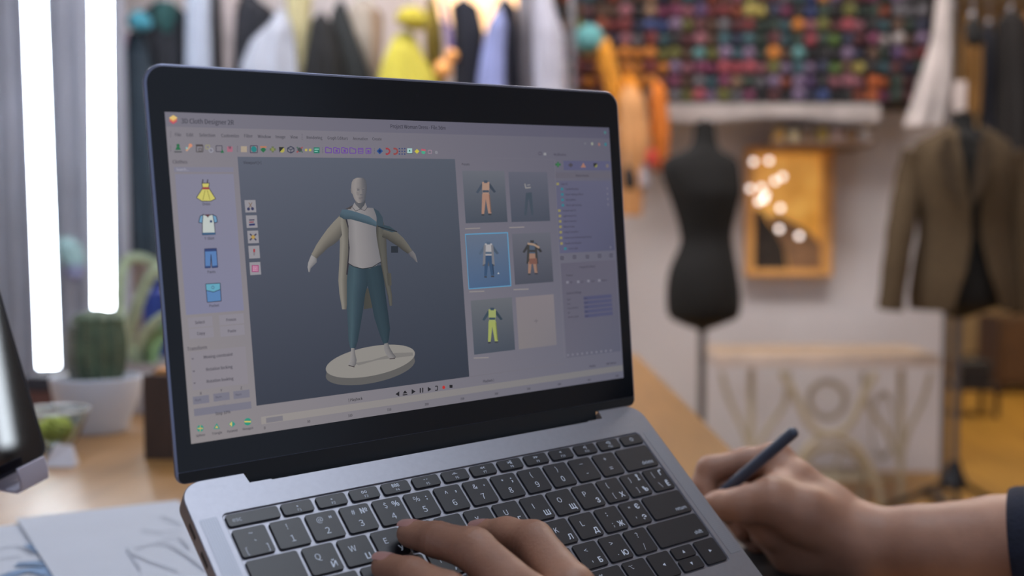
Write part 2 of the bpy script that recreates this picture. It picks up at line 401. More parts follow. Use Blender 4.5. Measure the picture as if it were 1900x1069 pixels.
rectmm(SX0, yT, xR, yt1, (114, 110, 124), cR=(78, 76, 100), c2=((114, 110, 124), (80, 78, 102)))
# logo
for k, c in enumerate(((200, 60, 90), (230, 120, 60), (235, 190, 90))):
    v = 225 - k * 3.2; poly([(313, v), (321, v - 5), (329, v), (321, v + 5.5)], c)
txt('3D Cloth Designer 2R', 336, 224.5, 4.0, (45, 44, 56), 'L')
txt('Project Woman Dress - File.3dm', 776, 236, 3.6, (42, 40, 54))
for s, u, v in (('File', 330, 250), ('Edit', 352, 250.5), ('Selection', 384, 251), ('Customize', 426.5, 252), ('Filter', 460.5, 252.5), ('Window', 490, 253.5), ('Image', 520, 254), ('View', 545, 254.5), ('Rendering', 583, 255.5), ('Graph Editors', 626, 256.5), ('Animation', 668, 257.5), ('Create', 699, 258)):
    txt(s, u, v, 2.75, (58, 55, 66))
for u, v in ((316, 250), (560, 254.5), (316, 276), (440, 277), (598, 279.5), (694, 281.5)):
    for k in (-5, -2, 1, 4): circ(u, v + k, .22, (70, 66, 80), 6)
def icon(kind, u, v, c=(60, 60, 80), r=5.5, c2=None):
    if kind == 'sq': line([(u - r, v - r), (u + r, v - r), (u + r, v + r), (u - r, v + r)], .45, c, True)
    elif kind == 'folder': line([(u - r, v - r), (u - 1, v - r), (u + 1, v - r + 2), (u + r, v - r + 2), (u + r, v + r - 1), (u - r, v + r - 1)], .5, c, True)
    elif kind == 'plus': line([(u - r, v), (u + r, v)], 1.2, c); line([(u, v - r), (u, v + r)], 1.2, c)
    elif kind == 'dot': circ(u, v, r * .3, c)
    elif kind == 'diamond': poly([(u - r, v), (u, v - r), (u + r, v), (u, v + r)], c)
    elif kind == 'tri': poly([(u - r, v + r * .8), (u, v - r), (u + r, v + r * .8)], c)
    elif kind == 'cube':
        line([(u, v - r), (u + r, v - r / 2), (u + r, v + r / 2), (u, v + r), (u - r, v + r / 2), (u - r, v - r / 2)], .5, c, True); line([(u - r, v - r / 2), (u, v), (u + r, v - r / 2)], .4, c); line([(u, v), (u, v + r)], .4, c)
    elif kind == 'hook': line([(u - r * .5, v - r), (u + r * .4, v - r), (u + r, v - r * .3), (u + r, v + r * .3), (u + r * .4, v + r), (u - r * .5, v + r)], 1.0, c)
    elif kind == 'fill': poly([(u - r, v - r), (u + r, v - r), (u + r, v + r), (u - r, v + r)], c)
    if c2: circ(u, v, r * .13, c2)
green = (20, 110, 60); teal = (10, 130, 130); vio = (100, 50, 165)
icon('tri', 330, 274, green, 5.5); circ(330, 270, .8, green); line([(323, 282), (337, 282)], .5, (50, 60, 60))
line([(345, 280), (353, 271)], .9, (205, 150, 110)); circ(353, 270, .9, (220, 130, 90)); circ(346, 275, .5, (120, 190, 190))
icon('sq', 370, 276, (75, 70, 70), 6); line([(363, 270), (376, 270)], 1.0, (70, 60, 60)); icon('sq', 371, 278, (90, 80, 80), 2.5)
icon('sq', 385, 273, (150, 145, 100), 3.5); circ(391, 279, 1.2, (150, 150, 165)); circ(391, 279, .8, (118, 114, 130))
icon('sq', 406, 276, (75, 70, 85), 5.5); icon('tri', 412, 281, green, 3.5)
icon('fill', 426, 277, (175, 90, 115), 5); txt('M', 426, 274, 2.6, (60, 50, 70), bold=.02)
icon('fill', 452, 277, (170, 150, 125), 5.5)
circ(470.5, 277, 1.5, teal); icon('sq', 470.5, 277, (70, 60, 80), 6.5); icon('sq', 470.5, 277, (118, 112, 128), 6.5) if 0 else None
icon('diamond', 488, 278, green, 5.5); line([(482, 273), (494, 273)], .8, (190, 110, 70))
icon('plus', 505.5, 277.5, (95, 110, 60), 5.5); circ(505.5, 277.5, .8, (130, 135, 60))
circ(522.5, 278, 1.5, (175, 165, 50)); poly([(517, 273), (527, 273), (518, 283)], (30, 30, 30))
icon('cube', 539, 278, (45, 50, 75), 6)
line([(550, 273), (561, 283)], .7, (60, 100, 80)); line([(550, 283), (561, 273)], .7, (170, 60, 60)); icon('plus', 555.5, 278, (60, 70, 70), 4)
icon('fill', 567.5, 278.5, (185, 170, 60), 2.2); icon('fill', 575, 278.5, (185, 170, 60), 2.2)
icon('fill', 587, 279, (20, 120, 95), 5.5); line([(583, 277), (591, 277)], .5, (120, 200, 180)); line([(583, 281), (589, 281)], .5, (120, 200, 180))
for u, v in ((609, 279), (624, 279.5), (639, 279.5), (654, 280)): icon('folder', u, v, vio, 5.5)
icon('plus', 624, 280, vio, 2.2); icon('plus', 639, 280, vio, 2.2)
icon('sq', 668.5, 280, vio, 4.5); line([(665, 278), (672, 278)], .4, vio); line([(665, 281), (672, 281)], .4, vio); icon('sq', 683, 280, vio, 4.5); icon('plus', 683, 281, vio, 2)
icon('diamond', 704, 280.5, (20, 70, 150), 6); circ(704, 280.5, .8, (10, 40, 100))
icon('hook', 717.5, 281, (165, 40, 50), 5); icon('hook', 732, 281, (150, 55, 55), 5)
for du in (-5, 0, 5):
    for dv in (-5, 0, 5): icon('fill', 745.5 + du, 281 + dv, (40, 60, 120), 1.2)
icon('fill', 759.5, 280, (150, 200, 195), 4.5); circ(759.5, 280, .5, (20, 110, 90)); line([(754, 285), (765, 285)], .4, (60, 70, 80))
icon('diamond', 773, 281, (205, 190, 30), 4.5); circ(785, 282, 1.3, (50, 170, 130)); line([(781, 278), (789, 279)], 1.0, (200, 70, 90)); icon('sq', 797, 282, (150, 120, 140), 3); circ(809, 283, 1.0, (128, 126, 138))
circ(1122, 246, 1.0, (60, 120, 125)); circ(1085, 266.5, .8, (105, 105, 118)); circ(1098, 267, 1.0, (140, 145, 130)); circ(1111, 268, 1.0, (150, 95, 90)); circ(1123, 268, 1.1, (30, 120, 135)); 
icon('sq', 1001.5, 285, (75, 70, 90), 2.4); icon('fill', 1010.5, 286, (140, 140, 145), 2.4)
txt('Modification', 1038.5, 287, 2.5, (60, 56, 76))
# left panel
txt('Clothes', 333.5, 300.5, 3.0, (66, 62, 72))
rect(322, 310, 433, 319.5, (120, 118, 140)); txt('Search...', 338, 314.5, 2.2, (160, 158, 175))
rect(324, 323, 452, 576, (124, 122, 146), c2=(120, 120, 152))
def P2(pts, c, oc=(40, 40, 60), w=.35): poly(pts, c); line(pts, w, oc, True)
P2([(374, 340), (388, 340), (386.5, 349), (375.5, 349)], (205, 195, 75)); P2([(375.5, 349), (387, 349), (399.5, 369), (390, 373.5), (374, 373.5), (364, 367)], (205, 195, 75))
line([(375, 349.5), (387.5, 349.5)], 1.1, (160, 40, 50)); line([(375, 340), (376, 333)], .5, (45, 40, 50)); line([(384, 340), (385, 333)], .5, (45, 40, 50)); line([(380, 353), (376, 371)], .25, (120, 110, 30)); line([(384, 353), (389, 371)], .25, (120, 110, 30))
txt('Dress', 382.5, 378.5, 2.3)
P2([(371, 401), (378, 398), (375, 414), (368, 413)], (90, 150, 195)); P2([(394, 398), (401, 402), (403, 412), (397, 414)], (90, 150, 195))
P2([(376, 398), (384, 401), (394, 398), (397, 414), (399, 435), (375, 436), (375, 414)], (185, 195, 190)); poly([(375, 432), (399, 431.5), (399, 435.5), (375, 436)], (40, 85, 130)); poly([(380, 398), (390, 398), (385, 404)], (90, 40, 50)); icon('fill', 391, 411, (40, 60, 110), 2.2)
txt('T-Shirt', 388, 442.5, 2.3)
P2([(379, 462), (401, 461), (403.5, 496), (393, 497), (391, 472), (390, 497), (380, 497.5)], (70, 120, 190)); poly([(379, 462), (401, 461), (401.5, 466), (379, 467)], (35, 55, 115)); poly([(380, 494), (390, 493.5), (390, 497), (380, 497.5)], (35, 60, 120)); poly([(393, 494), (403.3, 492.5), (403.5, 496), (393, 497)], (35, 60, 120))
txt('Pants', 392, 504.5, 2.3)
P2([(381, 527), (408, 525.5), (410, 558.5), (384, 561)], (70, 125, 190)); P2([(381, 527), (408, 525.5), (408.5, 537), (396, 542), (382, 539)], (80, 165, 195)); circ(394.5, 533.5, .75, (40, 60, 100)); circ(394.5, 533.5, .5, (90, 170, 200))
txt('Pocket', 397, 567, 2.3)
BT = (134, 128, 140)
for s, u, v, a in (('Select', 370.5, 598, (347, 590)), ('Freeze', 428.5, 593, (404, 585)), ('Copy', 372.5, 618.5, (348, 611)), ('Paste', 430, 614, (405, 605))):
    rect(u - 23, v - 8, u + 24, v + 7, BT); txt(s, u, v, 2.5, (45, 42, 56), bold=.006)
txt('Transform', 365, 646, 3.0, (62, 58, 70))
for s, u, v in (('Moving constraint', 404.5, 660, ), ('Rotation locking', 406.5, 683), ('Rotation looking', 408, 705)):
    rect(u - 53, v - 7, u + 52, v + 7, (133, 126, 136)); txt(s, u, v, 2.6, (42, 38, 52), bold=.006)
    line([(u - 49, v + 5), (u - 47.5, v + 7), (u - 46, v + 5)], .35, (60, 56, 70))
for s, u, v in (('X', 372, 730), ('Y', 410, 724.5), ('Z', 447, 720)):
    txt(s, u, v, 2.4); rect(u - 15, v + 6.5, u + 16, v + 17, (112, 110, 128)); txt('Num', u - 5, v + 12, 2.1, (80, 78, 98))
txt('Grid', 412, 754, 2.4); rect(359, 766, 466, 769, (0, 0, 0)) if 0 else None
a = D(359.5, 765); b_ = D(466.5, 762); rectmm(a[0], a[1] + 1.6, b_[0], a[1] - 2.0, (112, 110, 128)); txt('Step 10%', 413, 766, 2.6, (48, 46, 60), bold=.006)
for k, (s, u, v) in enumerate((('Sphere', 371, 795), ('Triangle', 401.5, 791), ('Pyramid', 430, 787), ('Hexagon', 459, 782.5))):
    txt(s, u + .5, v + 12.5, 2.0, (45, 42, 54))
    if k == 0: circ(u, v, 1.7, (20, 150, 130)); line([(u - 5, v), (u + 5, v)], .5, (220, 180, 60)); line([(u, v - 6), (u, v + 6)], .3, (220, 180, 60))
    if k == 1: icon('tri', u, v, (20, 150, 130), 6); icon('tri', u, v + 1, (220, 180, 60), 2.8)
    if k == 2: icon('diamond', u, v, (20, 150, 130), 6.3); poly([(u - 5, v), (u, v - 5), (u, v + 5)], (215, 190, 80))
    if k == 3: circ(u, v, 1.9, (20, 150, 120)); line([(u - 6, v), (u + 6, v)], .7, (220, 190, 70))
# viewport
V0 = D(440, 291); V1 = D(870, 699)
rectmm(V0[0], V0[1], V1[0], V1[1], (84, 90, 108), c2=((46, 52, 68), (40, 48, 64)), cR=(74, 82, 98))
txt('Viewport [+]', 467.5, 302, 2.5, (50, 50, 62))
# viewport buttons
for k, (u, v) in enumerate(((464, 383), (466.5, 411.5), (469, 440), (471, 468), (473, 498.5))):
    rect(u - 11, v - 11.5, u + 11, v + 11, (142, 138, 146))
    if k == 0: line([(u - 3, v - 7), (u + 3, v + 3)], .4, (120, 90, 70)); line([(u + 3, v - 7), (u - 3, v + 3)], .4, (120, 90, 70)); circ(u - 3.5, v + 5, .8, (40, 45, 90)); circ(u + 4, v + 4.5, .8, (40, 45, 90))
    if k == 1: line([(u - 5, v - 3), (u + 5, v - 3.5)], .6, (60, 50, 80)); line([(u - 5, v + 1), (u + 4, v + .5)], .6, (140, 50, 70)); line([(u - 5, v + 6), (u + 6, v + 5)], 1.0, (30, 40, 100))
    if k == 2: line([(u - 6, v - 6), (u + 6, v + 6)], .8, (60, 55, 80)); line([(u + 6, v - 6), (u - 6, v + 6)], .8, (60, 55, 80)); circ(u, v, 1.0, (180, 140, 50))
    if k == 3: line([(u, v - 6), (u, v)], 1.0, (170, 40, 50)); line([(u, v), (u, v + 6)], .8, (120, 110, 120))
    if k == 4:
        icon('fill', u, v, (165, 60, 115), 6.5); 
        for q in (-3, 0, 3): line([(u - 5, v + q), (u + 5, v + q)], .25, (215, 150, 180)); line([(u + q, v - 5), (u + q, v + 5)], .25, (215, 150, 180))
# turntable disc
def ell(cx, cy, a, b, n=48, t0=0, t1=360):
    return [(cx + a[0] * math.cos(math.radians(t0 + (t1 - t0) * i / n)) + b[0] * math.sin(math.radians(t0 + (t1 - t0) * i / n)), cy + a[1] * math.cos(math.radians(t0 + (t1 - t0) * i / n)) + b[1] * math.sin(math.radians(t0 + (t1 - t0) * i / n))) for i in range(n if t1 - t0 == 360 else n + 1)]
A_, B_ = (81.5, -9.5), (-14, 29.5)
poly(ell(686.5, 684, A_, B_), (88, 86, 84))
poly([(605, 682), (605, 693), (768, 672), (768, 661)], (88, 86, 84))
poly(ell(686.5, 670.5, A_, B_), (138, 133, 126))
poly([(657, 674), (690, 668), (732, 655), (765, 654), (766, 660), (735, 664), (700, 668), (665, 678)], (118, 114, 110))
# figure
strips([(676, 535, 690, 535), (675, 560, 690, 560), (674, 574, 692, 571)], [(58, 58, 50), (66, 64, 54)])
TQ = [(44, 68, 80), (52, 80, 92), (36, 60, 74), (26, 48, 60)]
strips([(645, 492, 682, 498), (643, 520, 682, 528), (642, 545, 677, 545), (643, 575, 673, 575), (645, 605, 668, 605), (646, 632, 663, 634), (649, 646, 658, 648)], TQ)
TQ2 = [(30, 52, 64), (34, 58, 70), (30, 54, 66), (22, 42, 54)]
strips([(675, 496, 707, 492), (681, 528, 712, 520), (687, 555, 715, 548), (694, 590, 720, 585), (702, 615, 723, 610), (708, 632, 721, 628), (712, 640, 719, 637)], TQ2)
strips([(651, 646, 657, 646), (650, 660, 659, 660), (648, 670, 661, 668), (645, 676, 660, 676), (650, 680, 657, 680)], [(140, 135, 134), (126, 122, 122), (90, 88, 92)])
strips([(712, 638, 719, 636), (712, 648, 723, 646), (715, 656, 729, 656), (721, 664, 734, 662), (726, 667, 732, 666)], [(128, 124, 124), (122, 118, 118), (84, 82, 86)])
line([(646, 678), (657, 681)], .5, (60, 50, 50)); line([(722, 666), (732, 665)], .5, (60, 50, 50))
KH = [(120, 114, 102), (130, 124, 112), (104, 99, 88), (84, 80, 72)]
strips([(629, 400, 641, 400), (628, 420, 646, 420), (630, 450, 648, 450), (629, 485, 645, 485), (627, 520, 643, 520), (629, 545, 643, 548), (632, 562, 643, 566), (634, 574, 642, 574)], KH)
line([(641, 405), (647, 425), (647, 470), (643, 510)], .9, (38, 36, 44))
strips([(698, 410, 711, 412), (697, 440, 716, 440), (702, 470, 717, 470), (708, 500, 719, 500), (714, 530, 724, 530), (719, 550, 727, 550), (722, 568, 727, 567)], [(58, 56, 50), (84, 82, 72), (80, 78, 70), (64, 62, 56)])
strips([(717, 507, 725, 507), (719, 530, 726, 530)], [(66, 64, 56), (74, 72, 62)])
# left sleeve and hand
strips([(629, 401, 634, 436), (618, 412, 628, 446), (606, 426, 618, 454), (596, 440, 608, 460), (586, 455, 600, 468), (580, 467, 591, 476), (577, 472, 587, 481)], [(128, 121, 108), (122, 115, 102), (100, 94, 84), (70, 68, 64)])
strips([(577, 473, 587, 480), (574, 480, 587, 487), (571, 488, 581, 493), (570, 496, 576, 498), (572, 505, 574, 505)], [(146, 142, 142), (138, 134, 134), (104, 102, 106)])
# right sleeve and hand
poly([(725, 457), (738, 457), (738, 469), (725, 469)], (28, 36, 46))
strips([(712, 421, 708, 440), (726, 426, 716, 443), (737, 432, 726, 450), (748, 442, 737, 457), (757, 454, 747, 465), (764, 465, 756, 471)], [(98, 94, 84), (92, 88, 78), (76, 73, 64), (54, 52, 48)])
strips([(765, 465, 757, 470), (770, 472, 761, 476), (772, 479, 766, 480), (774, 487, 771, 486)], [(110, 106, 108), (100, 97, 100), (80, 78, 84)])
# shirt
strips([(648, 384, 692, 386), (643, 392, 697, 396), (643, 405, 698, 408), (646, 420, 697, 424), (646, 440, 698, 440), (648, 460, 701, 458), (647, 475, 704, 474), (646, 488, 706, 485), (654, 494, 698, 493), (666, 498, 686, 498)], [(118, 114, 116), (140, 135, 136), (132, 127, 129), (122, 118, 121), (110, 108, 113)])
line([(646, 489), (656, 495), (672, 499), (690, 496), (706, 486)], .4, (30, 34, 40))
# hood band
strips([(629, 402, 634, 389), (638, 407, 641, 389), (650, 407, 652, 391), (665, 411, 668, 396), (682, 416, 685, 402), (698, 421, 698, 412)], [(44, 66, 80), (62, 88, 104), (66, 94, 112)])
poly([(692, 386), (702, 392), (709, 403), (711, 417), (706, 420), (698, 418), (699, 404)], (46, 66, 80)); poly([(700, 419), (712, 418), (722, 420), (736, 430), (726, 431), (708, 425)], (40, 62, 74)); line([(700, 420), (736, 430)], .5, (22, 28, 34)); poly([(640, 388), (648, 384), (655, 380), (650, 388)], (66, 60, 60))
# collar, neck and head
strips([(658, 366, 677, 366), (659, 378, 677, 378), (663, 388, 673, 388)], [(92, 90, 94), (78, 80, 86), (60, 64, 72)])
poly([(657, 376), (653, 384), (659, 391), (667, 388), (660, 381)], (138, 133, 133)); poly([(677, 376), (680, 384), (676, 390), (670, 387), (675, 381)], (124, 120, 122)); line([(653, 384), (659, 392), (668, 388), (676, 391), (681, 385)], .3, (62, 60, 66))
HD = [(330, 661, 673), (333, 655, 677), (338, 652, 679), (345, 651, 680), (352, 651, 680), (359, 653, 679), (365, 655, 678), (370, 657, 677), (374, 660, 675), (377, 664, 671)]
strips([(a, y, b, y) for y, a, b in HD], [(132, 124, 122), (142, 134, 131), (126, 120, 119), (96, 94, 99), (74, 77, 86)])
poly([(650, 350), (652, 349), (654, 361), (651, 358)], (122, 115, 114))
for u in (664, 674): line([(u - 2.2, 352.2), (u + 2.2, 352)], .42, (84, 82, 90)); line([(u - 2.0, 353.6), (u + 2.0, 353.4)], .3, (100, 97, 101)); line([(u - 2.6, 349.6), (u + 2.6, 349.2)], .3, (108, 103, 104))
strips([(660, 356, 664, 356), (661, 362, 666, 363)], [(130, 123, 121), (118, 112, 112)]); strips([(668.6, 352, 670.4, 352), (667.6, 360, 671.6, 360)], [(132, 125, 123), (104, 100, 104)]); line([(667, 361.6), (672, 361.3)], .28, (82, 80, 88)); line([(665, 367.6), (673, 367.2)], .32, (88, 82, 88)); line([(666, 369.6), (671.5, 369.4)], .4, (112, 102, 104))
strips([(675.5, 346, 680, 346), (674.5, 358, 679.4, 358), (673.5, 368, 677.2, 368)], [(92, 91, 97), (70, 74, 84)])
# preset thumbnails
def thumb(u0, v0, u1, v1, c=(96, 100, 112), c2=(62, 72, 88)):
    a = D(u0, v0); b_ = D(u1, v1); rectmm(a[0], a[1], b_[0], b_[1], c, c2=(c2, tuple(x * .95 for x in c2)))
def outfit(u, v, h, jac, shi, pan, coat=None, shoe=(50, 50, 56)):
    s = h / 66
    q = lambda L_: [(u + a * s, v + b * s) for a, b in L_]
    if coat: poly(q([(-9, 5), (9, 5), (12, 44), (-11, 44)]), tuple(int(x * .7) for x in coat))
    poly(q([(-8, 3), (-5, 9), (-15, 23), (-19, 21)]), jac); poly(q([(8, 3), (5, 9), (16, 22), (20, 20)]), tuple(int(x * .85) for x in jac))
    poly(q([(-7, 1), (7, 1), (7, 14), (6, 24), (-6, 24), (-7, 14)]), shi); poly(q([(-4, -2), (4, -2), (3, 3), (-3, 3)]), jac)
    line(q([(-6, 19), (6, 19)]), 1.3, jac)
    poly(q([(-7, 24), (7, 24), (11, 62), (5, 62), (0, 34), (-3, 63), (-8, 63)]), pan); line(q([(7, 26), (10, 60)]), .7, tuple(int(x * .72) for x in pan)); line(q([(-8, 65), (-3, 65)]), .8, shoe); line(q([(5, 64), (11, 64)]), .8, shoe)
    if coat: poly(q([(-9, 4), (-5, 4), (-6, 40), (-11, 42)]), coat); poly(q([(9, 4), (5, 4), (7, 40), (12, 42)]), coat)
txt('Presets', 863.5, 305, 2.4, (60, 56, 68))
thumb(857, 317, 941, 412); outfit(900.5, 337, 63, (58, 72, 92), (168, 128, 106), (166, 118, 96))
thumb(942.5, 319, 1020, 410, (88, 90, 108), (64, 72, 90)); poly([(975, 358), (986, 357), (989, 399), (985, 399), (980, 368), (976, 400), (972, 400)], (56, 70, 86)); line([(973, 341), (975, 350)], .8, (138, 134, 134)); line([(975, 349), (984, 348)], .8, (134, 130, 130)); line([(977, 344), (983, 343)], .6, (128, 126, 130))
rect(862, 434, 948, 531, (70, 150, 200)); thumb(863.3, 436, 946.2, 529.5, (88, 104, 130), (60, 92, 136)); outfit(905.5, 451, 64, (70, 92, 118), (162, 158, 162), (40, 72, 112), (112, 112, 120)); icon('tri', 924, 507, (170, 175, 180), 2)
thumb(949, 434, 1026, 523, (92, 94, 108), (66, 70, 86)); outfit(986.5, 448, 62, (48, 48, 50), (66, 82, 104), (150, 108, 88), (52, 52, 52)); line([(978, 452), (990, 454), (1000, 460)], 1.3, (158, 128, 104)); poly([(981, 480), (995, 479), (996, 490), (981, 490)], (122, 74, 60))
thumb(872.5, 558, 955, 649, (94, 98, 106), (62, 72, 88)); outfit(912.5, 573, 64, (44, 66, 84), (148, 160, 80), (152, 164, 70))
a = D(956, 552); b_ = D(1032, 640); rectmm(a[0], a[1], b_[0], b_[1], (124, 114, 120), c2=((122, 114, 116), (114, 108, 116))); line([(990, 596), (998, 595.5)], .25, (80, 76, 84)); line([(994, 591.5), (994, 600)], .25, (80, 76, 84))
for u, v in ((876, 424), (958, 422), (884, 541), (966, 537), (892, 664)): line([(u - 14, v + .5), (u + 14, v - .5)], .7, (136, 128, 128))
# right panel
a = D(1045, 311); b_ = D(1130.5, 309)
rectmm(a[0], a[1] + 4.2, xR - .4, a[1] - 1.6, (80, 80, 118))
icon('plus', 1034.5, 305.5, (20, 100, 50), 5); circ(1034.5, 305.5, 1.0, (40, 120, 60)); icon('plus', 1058, 306.5, (66, 60, 70), 4); icon('tri', 1081.5, 307, (165, 105, 85), 5); circ(1104.5, 307, 1.4, (130, 130, 60)); poly([(1100, 303), (1108, 303), (1101, 311)], (30, 32, 34)); circ(1126, 308, 1.3, (110, 100, 100))
a = D(1029, 320); rectmm(a[0], a[1], xR - .6, a[1] - 3.6, (92, 88, 104)); txt('Measurements', 1080, 326, 2.3, (52, 48, 66))
a = D(1029.5, 336); b_ = D(1042, 470); c_ = D(1133, 462)
rectmm(a[0], a[1], xR - 1.2, b_[1], (86, 86, 116), c2=((84, 84, 118), (72, 74, 104)))
items = [(1034, 341.5, 'Layer 01', 0), (1042, 351, 'Top Modification', 1), (1042.5, 361, 'Fabric Settings/Effects', 1), (1043, 371, 'Atmosphere', 1), (1043.5, 381, 'Sky & Light Settings', 1), (1037, 391, 'Custom Layer 02', 0), (1038, 401, 'Lightening Point', 0), (1038.5, 411, 'Object Selection', 0), (1039, 421, 'Motion Frame', 0), (1039.5, 431, 'Design Controllers', 0), (1040, 441.5, 'Environment & Rendering Settings', 0), (1041, 452, 'Handles & Animation', 0), (1048, 461.5, 'Sunny Light', 1)]
for u, v, s, k in items:
    icon('fill', u, v, (30, 120, 140) if k else (140, 130, 70), 2.4); txt(s, u + 6, v, 2.05, (52, 48, 70), 'L')
for u, v in ((1126, 350), (1126.5, 360), (1127, 369.5), (1127.5, 379.5), (1132, 459)): circ(u, v, .7, (104, 102, 124))
for u, v in ((1042, 479), (1065, 477), (1089, 476.5), (1111.5, 475), (1133, 474)): icon('sq', u, v, (56, 54, 74), 2.6); circ(u, v, .4, (56, 54, 74))
a = D(1040, 496); rectmm(a[0], a[1] + 2.4, xR - 1.2, D(1056, 664)[1], (88, 84, 104), c2=((92, 90, 108), (80, 82, 104)))
txt('Perspective (Main)', 1089, 495, 2.2, (54, 50, 70)); txt('Frames', 1056, 511, 2.2)
for u, v, s in ((1052, 524, 'All'), (1072, 523, '1/2'), (1091, 521.5, 'Cam'), (1111, 520.5, 'Motion')): icon('fill', u, v, (120, 118, 136), 2.2); txt(s, u + 5, v, 2.0, (54, 50, 70), 'L')
txt('Camera Settings', 1050.5, 544.5, 2.3, (48, 44, 62), 'L')
for k, s in enumerate(('Type', 'Lens', 'Focus distance', 'Iris', 'Shutter speed')):
    v = 556 + 8.2 * k; txt(s, 1051 + .6 * k, v, 1.9, (54, 50, 70), 'L'); a = D(1082 + .5 * k, v - 2.4); b_ = D(1134 + .6 * k, v - 2.4)
    rectmm(a[0], a[1] + 1.0, b_[0], a[1] - 1.2, (68, 70, 108)); txt('Auto', 1083 + .5 * k, v - 2.2, 1.7, (40, 38, 60), 'L')
for k in range(10): circ(1053 + 8.8 * k, 659 - .95 * k, .75, (112, 110, 128))
txt('Display', 1098.5, 679, 2.2, (44, 40, 56)); txt('Add Camera', 1133, 674, 2.2, (44, 40, 56))
line([(853, 292), (1028, 296)], .3, (104, 100, 116)); line([(1028, 296), (1046, 663)], .3, (108, 104, 118)); line([(872, 699), (1046, 675)], .3, (104, 100, 110))
# playback and timeline
txt('[ Playback', 659, 741, 2.6, (30, 28, 34)); txt('Playback ]', 905.5, 706.5, 2.4, (36, 34, 44))
bk = (18, 18, 22)
poly([(740, 726), (740, 735.5), (733, 731.5)], bk); poly([(746.5, 730.5), (750.5, 724.5), (755, 729.5)], bk); line([(746.5, 733), (755, 732)], .6, bk); poly([(763, 722), (763, 731.5), (770, 726.5)], bk)
line([(779, 720), (779, 729)], .75, bk); line([(783.5, 719.5), (783.5, 728.5)], .75, bk); poly([(793, 718), (793, 727), (799.5, 722)], bk); line([(806.5, 717), (811, 716.5), (811, 724), (806.5, 724.5)], .55, bk); circ(822.5, 718.8, 1.0, (205, 25, 20)); icon('fill', 836, 717, bk, 2.8)
a = D(484, 781); rectmm(a[0], a[1] + 2.0, xR - .3, a[1] - 1.8, (146, 138, 134), cR=(110, 108, 112), c2=((146, 138, 134), (110, 108, 112))); a = D(493, 780); b_ = D(524, 776); rectmm(a[0], a[1] + 1.2, b_[0], a[1] - 1.4, (116, 112, 122))
for s, u, v in (('0', 490.5, 794), ('50', 572, 782), ('100', 649, 771), ('150', 721.5, 760), ('200', 791, 750), ('250', 857, 740), ('300', 920, 730.5), ('350', 980, 721.5), ('400', 1037, 713), ('450', 1092, 705), ('500', 1144, 697.5)): txt(s, u, v, 2.3, (46, 42, 52))
sm = bpy.data.materials.new('screen_interface'); sm.use_nodes = True; nt = sm.node_tree; b = nt.nodes['Principled BSDF']
at = nt.nodes.new('ShaderNodeAttribute'); at.attribute_name = 'Col'; nt.links.new(at.outputs['Color'], b.inputs['Emission Color']); b.inputs['Emission Strength'].default_value = .93
b.inputs['Base Color'].default_value = (.01, .01, .012, 1); b.inputs['Roughness'].default_value = .25; b.inputs['Specular IOR Level'].default_value = .3
me = bpy.data.meshes.new('display'); 
bmesh.ops.translate(ui, verts=ui.verts[:], vec=(0, 0, -.00003))
ui.normal_update()
for f in ui.faces:
    if f.normal.z < 0: f.normal_flip()
ui.to_mesh(me); ui.free(); dsp = link('display', me, sm, lid); dsp['label'] = 'lit display showing a dressed figure in design software'

# laptop stand: plate under the base carried by two legs
st = thing('laptop_stand', 'grey metal stand holding up the back of the tilted laptop', 'stand')
stm = mat('stand_metal', (110, 112, 118), rough=.4, metal=.8)
def LP(x, y, z): return LAPM @ Vector((x * mm, y * mm, z * mm))
bm = bmesh.new(); P = [(60, 25), (245, 25), (245, 190), (60, 190)]
lo = [LP(x, y, -17) for x, y in P]; hi = [LP(x, y, (-7.4 - 6 * y / 200)) for x, y in P]
V = [bm.verts.new(p) for p in lo + hi]
for f in ((0, 1, 2, 3), (7, 6, 5, 4), (0, 4, 5, 1), (1, 5, 6, 2), (2, 6, 7, 3), (3, 7, 4, 0)): bm.faces.new([V[i] for i in f])
obj('support_plate', bm, stm, st, bevel=.001)
for x in (75, 230):
    a = LP(x, 180, -15); bm = bmesh.new(); tube(bm, [a, (a.x + .01, a.y + .01, DESK + .006)], .007, 10); obj('leg', bm, stm, st)
    f = LP(x, 40, -16); bm = bmesh.new(); tube(bm, [(a.x + .01, a.y + .01, DESK + .0065), (f.x, f.y, DESK + .0065)], .0062, 10); obj('foot_bar', bm, stm, st)

# ================================================================== ROOM
plaster = mat('white_plaster', (208, 204, 206), rough=.9, var=.04, scale=3, bump=.1)
floorm = mat('orange_wood_floor', (172, 128, 50), rough=.4, var=.25, scale=2.5, stretch=(6, .6, 1), bump=.05)
X_END = W(1757, 600, 5.0).x
struct(obj('floor', bx((-4.5, -1.5, -.1), (5, 10.2, 0)), floorm))
struct(obj('ceiling', bx((-4.5, -1.5, 3.0), (5, 10.2, 3.1)), mat('ceiling_white', (190, 188, 186), rough=.9)))
struct(obj('wall_back', bx((-4.5, 5.0, 0), (X_END, 5.12, 3.0)), plaster))
struct(obj('wall_left', bx((-4.6, -1.5, 0), (-4.5, 10.2, 3.0)), plaster))
struct(obj('wall_right', bx((5, -1.5, 0), (5.1, 10.2, 3.0)), plaster))
struct(obj('wall_far', bx((X_END, 9.8, 0), (5, 9.9, 3.0)), mat('tan_wall', (176, 154, 120), rough=.9)))
